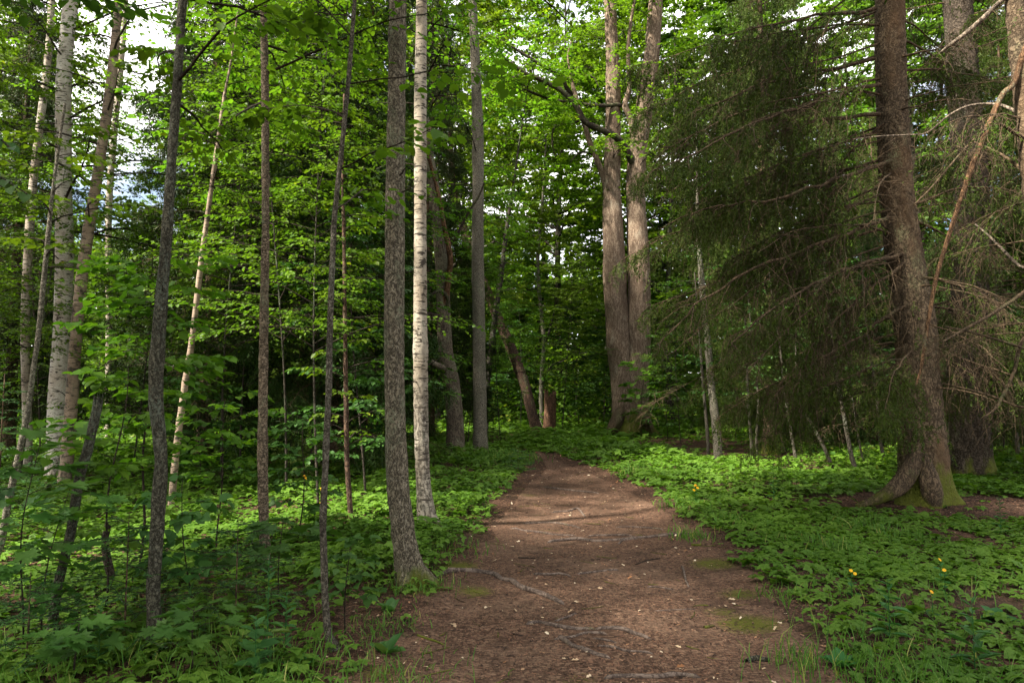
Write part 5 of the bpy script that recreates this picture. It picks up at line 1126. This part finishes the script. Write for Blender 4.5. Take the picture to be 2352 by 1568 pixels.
# spruce seedlings
def seedling(label, base, h, R0, seed, nb=22, nd=1.0, nlen=.016, group='spruce seedlings', depth=None, z0=.08):
    b = onground(*base) if depth is None else np.array(gpos(base[0], depth)); rng = rng_(seed); rt = thing('spruce_seedling', label, 'seedling', tuple(b), group)
    zt = np.linspace(-.03, h, 10); path = np.stack([0 * zt, 0 * zt, zt, .010 * h * (1 - .8 * np.clip(zt / h, 0, 1))], -1); g = Geo(); addtube(g, path[:, :3], path[:, 3], 7); g.build('trunk', M['bark_red'], rt)
    gw, gn = Geo(), Geo(); z = h * (z0 + (.95 - z0) * np.arange(nb) / nb); az = np.arange(nb) * 2.4; L = R0 * (1.05 - z / h) * rng.uniform(.8, 1.15, nb) + .05
    P, A, E = limbs(rng, on(path, z)[:, :3], az, rng.uniform(.0, .35, nb), rng.uniform(-.15, .15, nb), L, 6, .15)
    V, F = btubes(P, np.full((nb, 1), .0035) * np.linspace(1, .4, 6)[None]); gw.add(V, F)
    m = 8; t = .2 + .8 * (np.arange(m)[None] + rng.random((nb, m)) * .4) / m; st = along(P, t).reshape(-1, 3); sg = np.where(np.arange(m) % 2, 1, -1)[None] * np.ones((nb, 1))
    l2 = (L[:, None] * .42 * (1.1 - .75 * t)).ravel() + .03
    P2, _, _ = limbs(rng, st, (az[:, None] + sg * rng.uniform(.6, .95, (nb, m))).ravel(), rng.normal(.02, .12, nb * m), rng.normal(-.05, .12, nb * m), l2, 4, .1)
    V, F = btubes(P2, np.full((nb * m, 1), .002) * np.linspace(1, .6, 4)[None]); gw.add(V, F)
    for PP, LL in ((P, L), (P2, l2)):
        q = np.maximum(6, (LL / .0045 * nd).astype(int)); idx = np.repeat(np.arange(len(PP)), q); u = rng.random(len(idx)); k = PP.shape[1]
        pos = along(PP[idx], u[:, None])[:, 0]; sgm = np.minimum((u * (k - 1)).astype(int), k - 2); tg = nrm(PP[idx, sgm + 1] - PP[idx, sgm])
        sd_ = nrm(np.cross(tg, np.array([0, 0, 1.]))) * np.where(rng.random(len(idx)) < .5, 1, -1)[:, None] + rng.normal(0, .3, (len(idx), 3))
        leaves(gn, pos, nrm(tg * .8 + sd_), rng.normal(0, .4, (len(idx), 3)) + np.array([0, 0, 1.]), nlen * rng.uniform(.7, 1.2, len(idx)), NE, rng.random(len(idx)))
    gw.build('branches', M['twig'], rt); gn.build('crown', M['needle_young'], rt)
seedling('spruce seedling with flat feathery branches right of the lichened trunk', (540, 1440), .72, .62, 51, 22)
seedling('spruce seedling in shade between the broken snag and the lichened trunk', (285, 1470), .80, .62, 52, 24)
seedling('small spruce seedling at the bottom left behind the low maple', (60, 1530), .55, .45, 53, 18)
seedling('bright young spruce at the left edge beside the slim pale birch', (-10, 1240), 1.75, .75, 54, 40, .6, .022)
seedling('young spruce between the bright birch and the bent oak', (1190, 1085), .5, .4, 55, 16, .4, .03)
# leafy branch hanging in from a tree outside the left edge
ht, hpath, hb = tree('edge_tree', 'tree just outside the left edge whose leafy twig hangs into the picture', 'tree', 'bark_lichen', (-420, 1700), [(-420, 1700, 60), (-415, 1200, 55), (-410, 600, 50), (-400, 0, 46)], 9, 'young', 14, .08, .3, .1, seed=99)
rng = rng_(101); g = Geo()
for (px, py), (qx, qy), n in [((-400, 150), (30, 345), 7), ((-400, 330), (62, 445), 9)]:
    Y = float(hb[1]); Y1_ = 2.6; p, q = at(px, py, Y) - hb, at(qx, qy, Y1_) - hb; t = np.linspace(0, 1, 14)[:, None]; P = p * (1 - t) + q * t; P[:, 2] += .12 * np.sin(np.pi * t[:, 0])
    gb = Geo(); V, F = btubes(P[None], np.linspace(.014, .0025, 14)[None], 6); gb.add(V, F, 0, 1)
    tt = .62 + .38 * (np.arange(n * 2) + .5) / (n * 2); pos = along(P[None], tt[None])[0]; a = math.atan2(*(q - p)[:2]) + np.where(np.arange(n * 2) % 2, 1, -1) * rng.uniform(.3, 1.1, n * 2)
    leaves(gb, pos, azv(a, rng.normal(-.7, .25, n * 2)), np.tile([0, -.4, 1.], (n * 2, 1)) + rng.normal(0, .3, (n * 2, 3)), rng.uniform(.05, .085, n * 2), OV, rng.random(n * 2)); gb.build('branch', [M['leaf_dark'], M['twig']], ht)
leafcrown(ht, hpath, rng, z0=3.5, n=16, L=(.8, 1.6), lsize=.09, leaf='leaf_dark', nbr=0)

# unseen trees added around the viewer to shade the near path
for k, x, y, rz, sc, lb_ in [(1, -7.5, -3.5, .5, .95, 'leafy tree behind the viewer on the left, out of the picture'),         (3, 6.0, -4.0, 3.1, .95, 'leafy tree behind the viewer on the right, out of the picture'), (1, -10.0, -1.0, 4.0, 1.0, 'leafy tree beside the viewer on the left, out of the picture'),
        (2, -14.5, 7.5, 5.0, 1.0, 'unseen leafy tree left of the picture, beyond the nearest left trees'), (1, -21, 4, 1.2, 1.05, 'leafy tree far to the left of the viewer, out of the picture'), (2, -9, -9, 2.0, 1.0, 'leafy tree farther behind the viewer, out of the picture')]:
    dup(BP[k], (x, y, float(H(x, y))), rz, lb_, 'added shade trees around the viewer', sc)

rng = rng_(120); g = Geo(); n = 170; y = 2.6 + 12 * rng.random(n) ** 1.3; x = pleft(y) - 1.2 + (pright(y) - pleft(y) + 2.4) * rng.random(n)
P, _, _ = limbs(rng, np.stack([x, y, H(x, y) + .011], -1), rng.uniform(0, TAU, n), np.zeros(n), np.zeros(n), rng.uniform(.05, .26, n), 6, .5); P[..., 2] = H(P[..., 0], P[..., 1]) + .010 + .004 * rng.random((n, 1))
V, F = btubes(P, rng.uniform(.0016, .004, n)[:, None] * np.linspace(1, .5, 6)[None], 5); g.add(V, F); tag(g.build('twig_litter', M['bark_red']), kind='stuff')
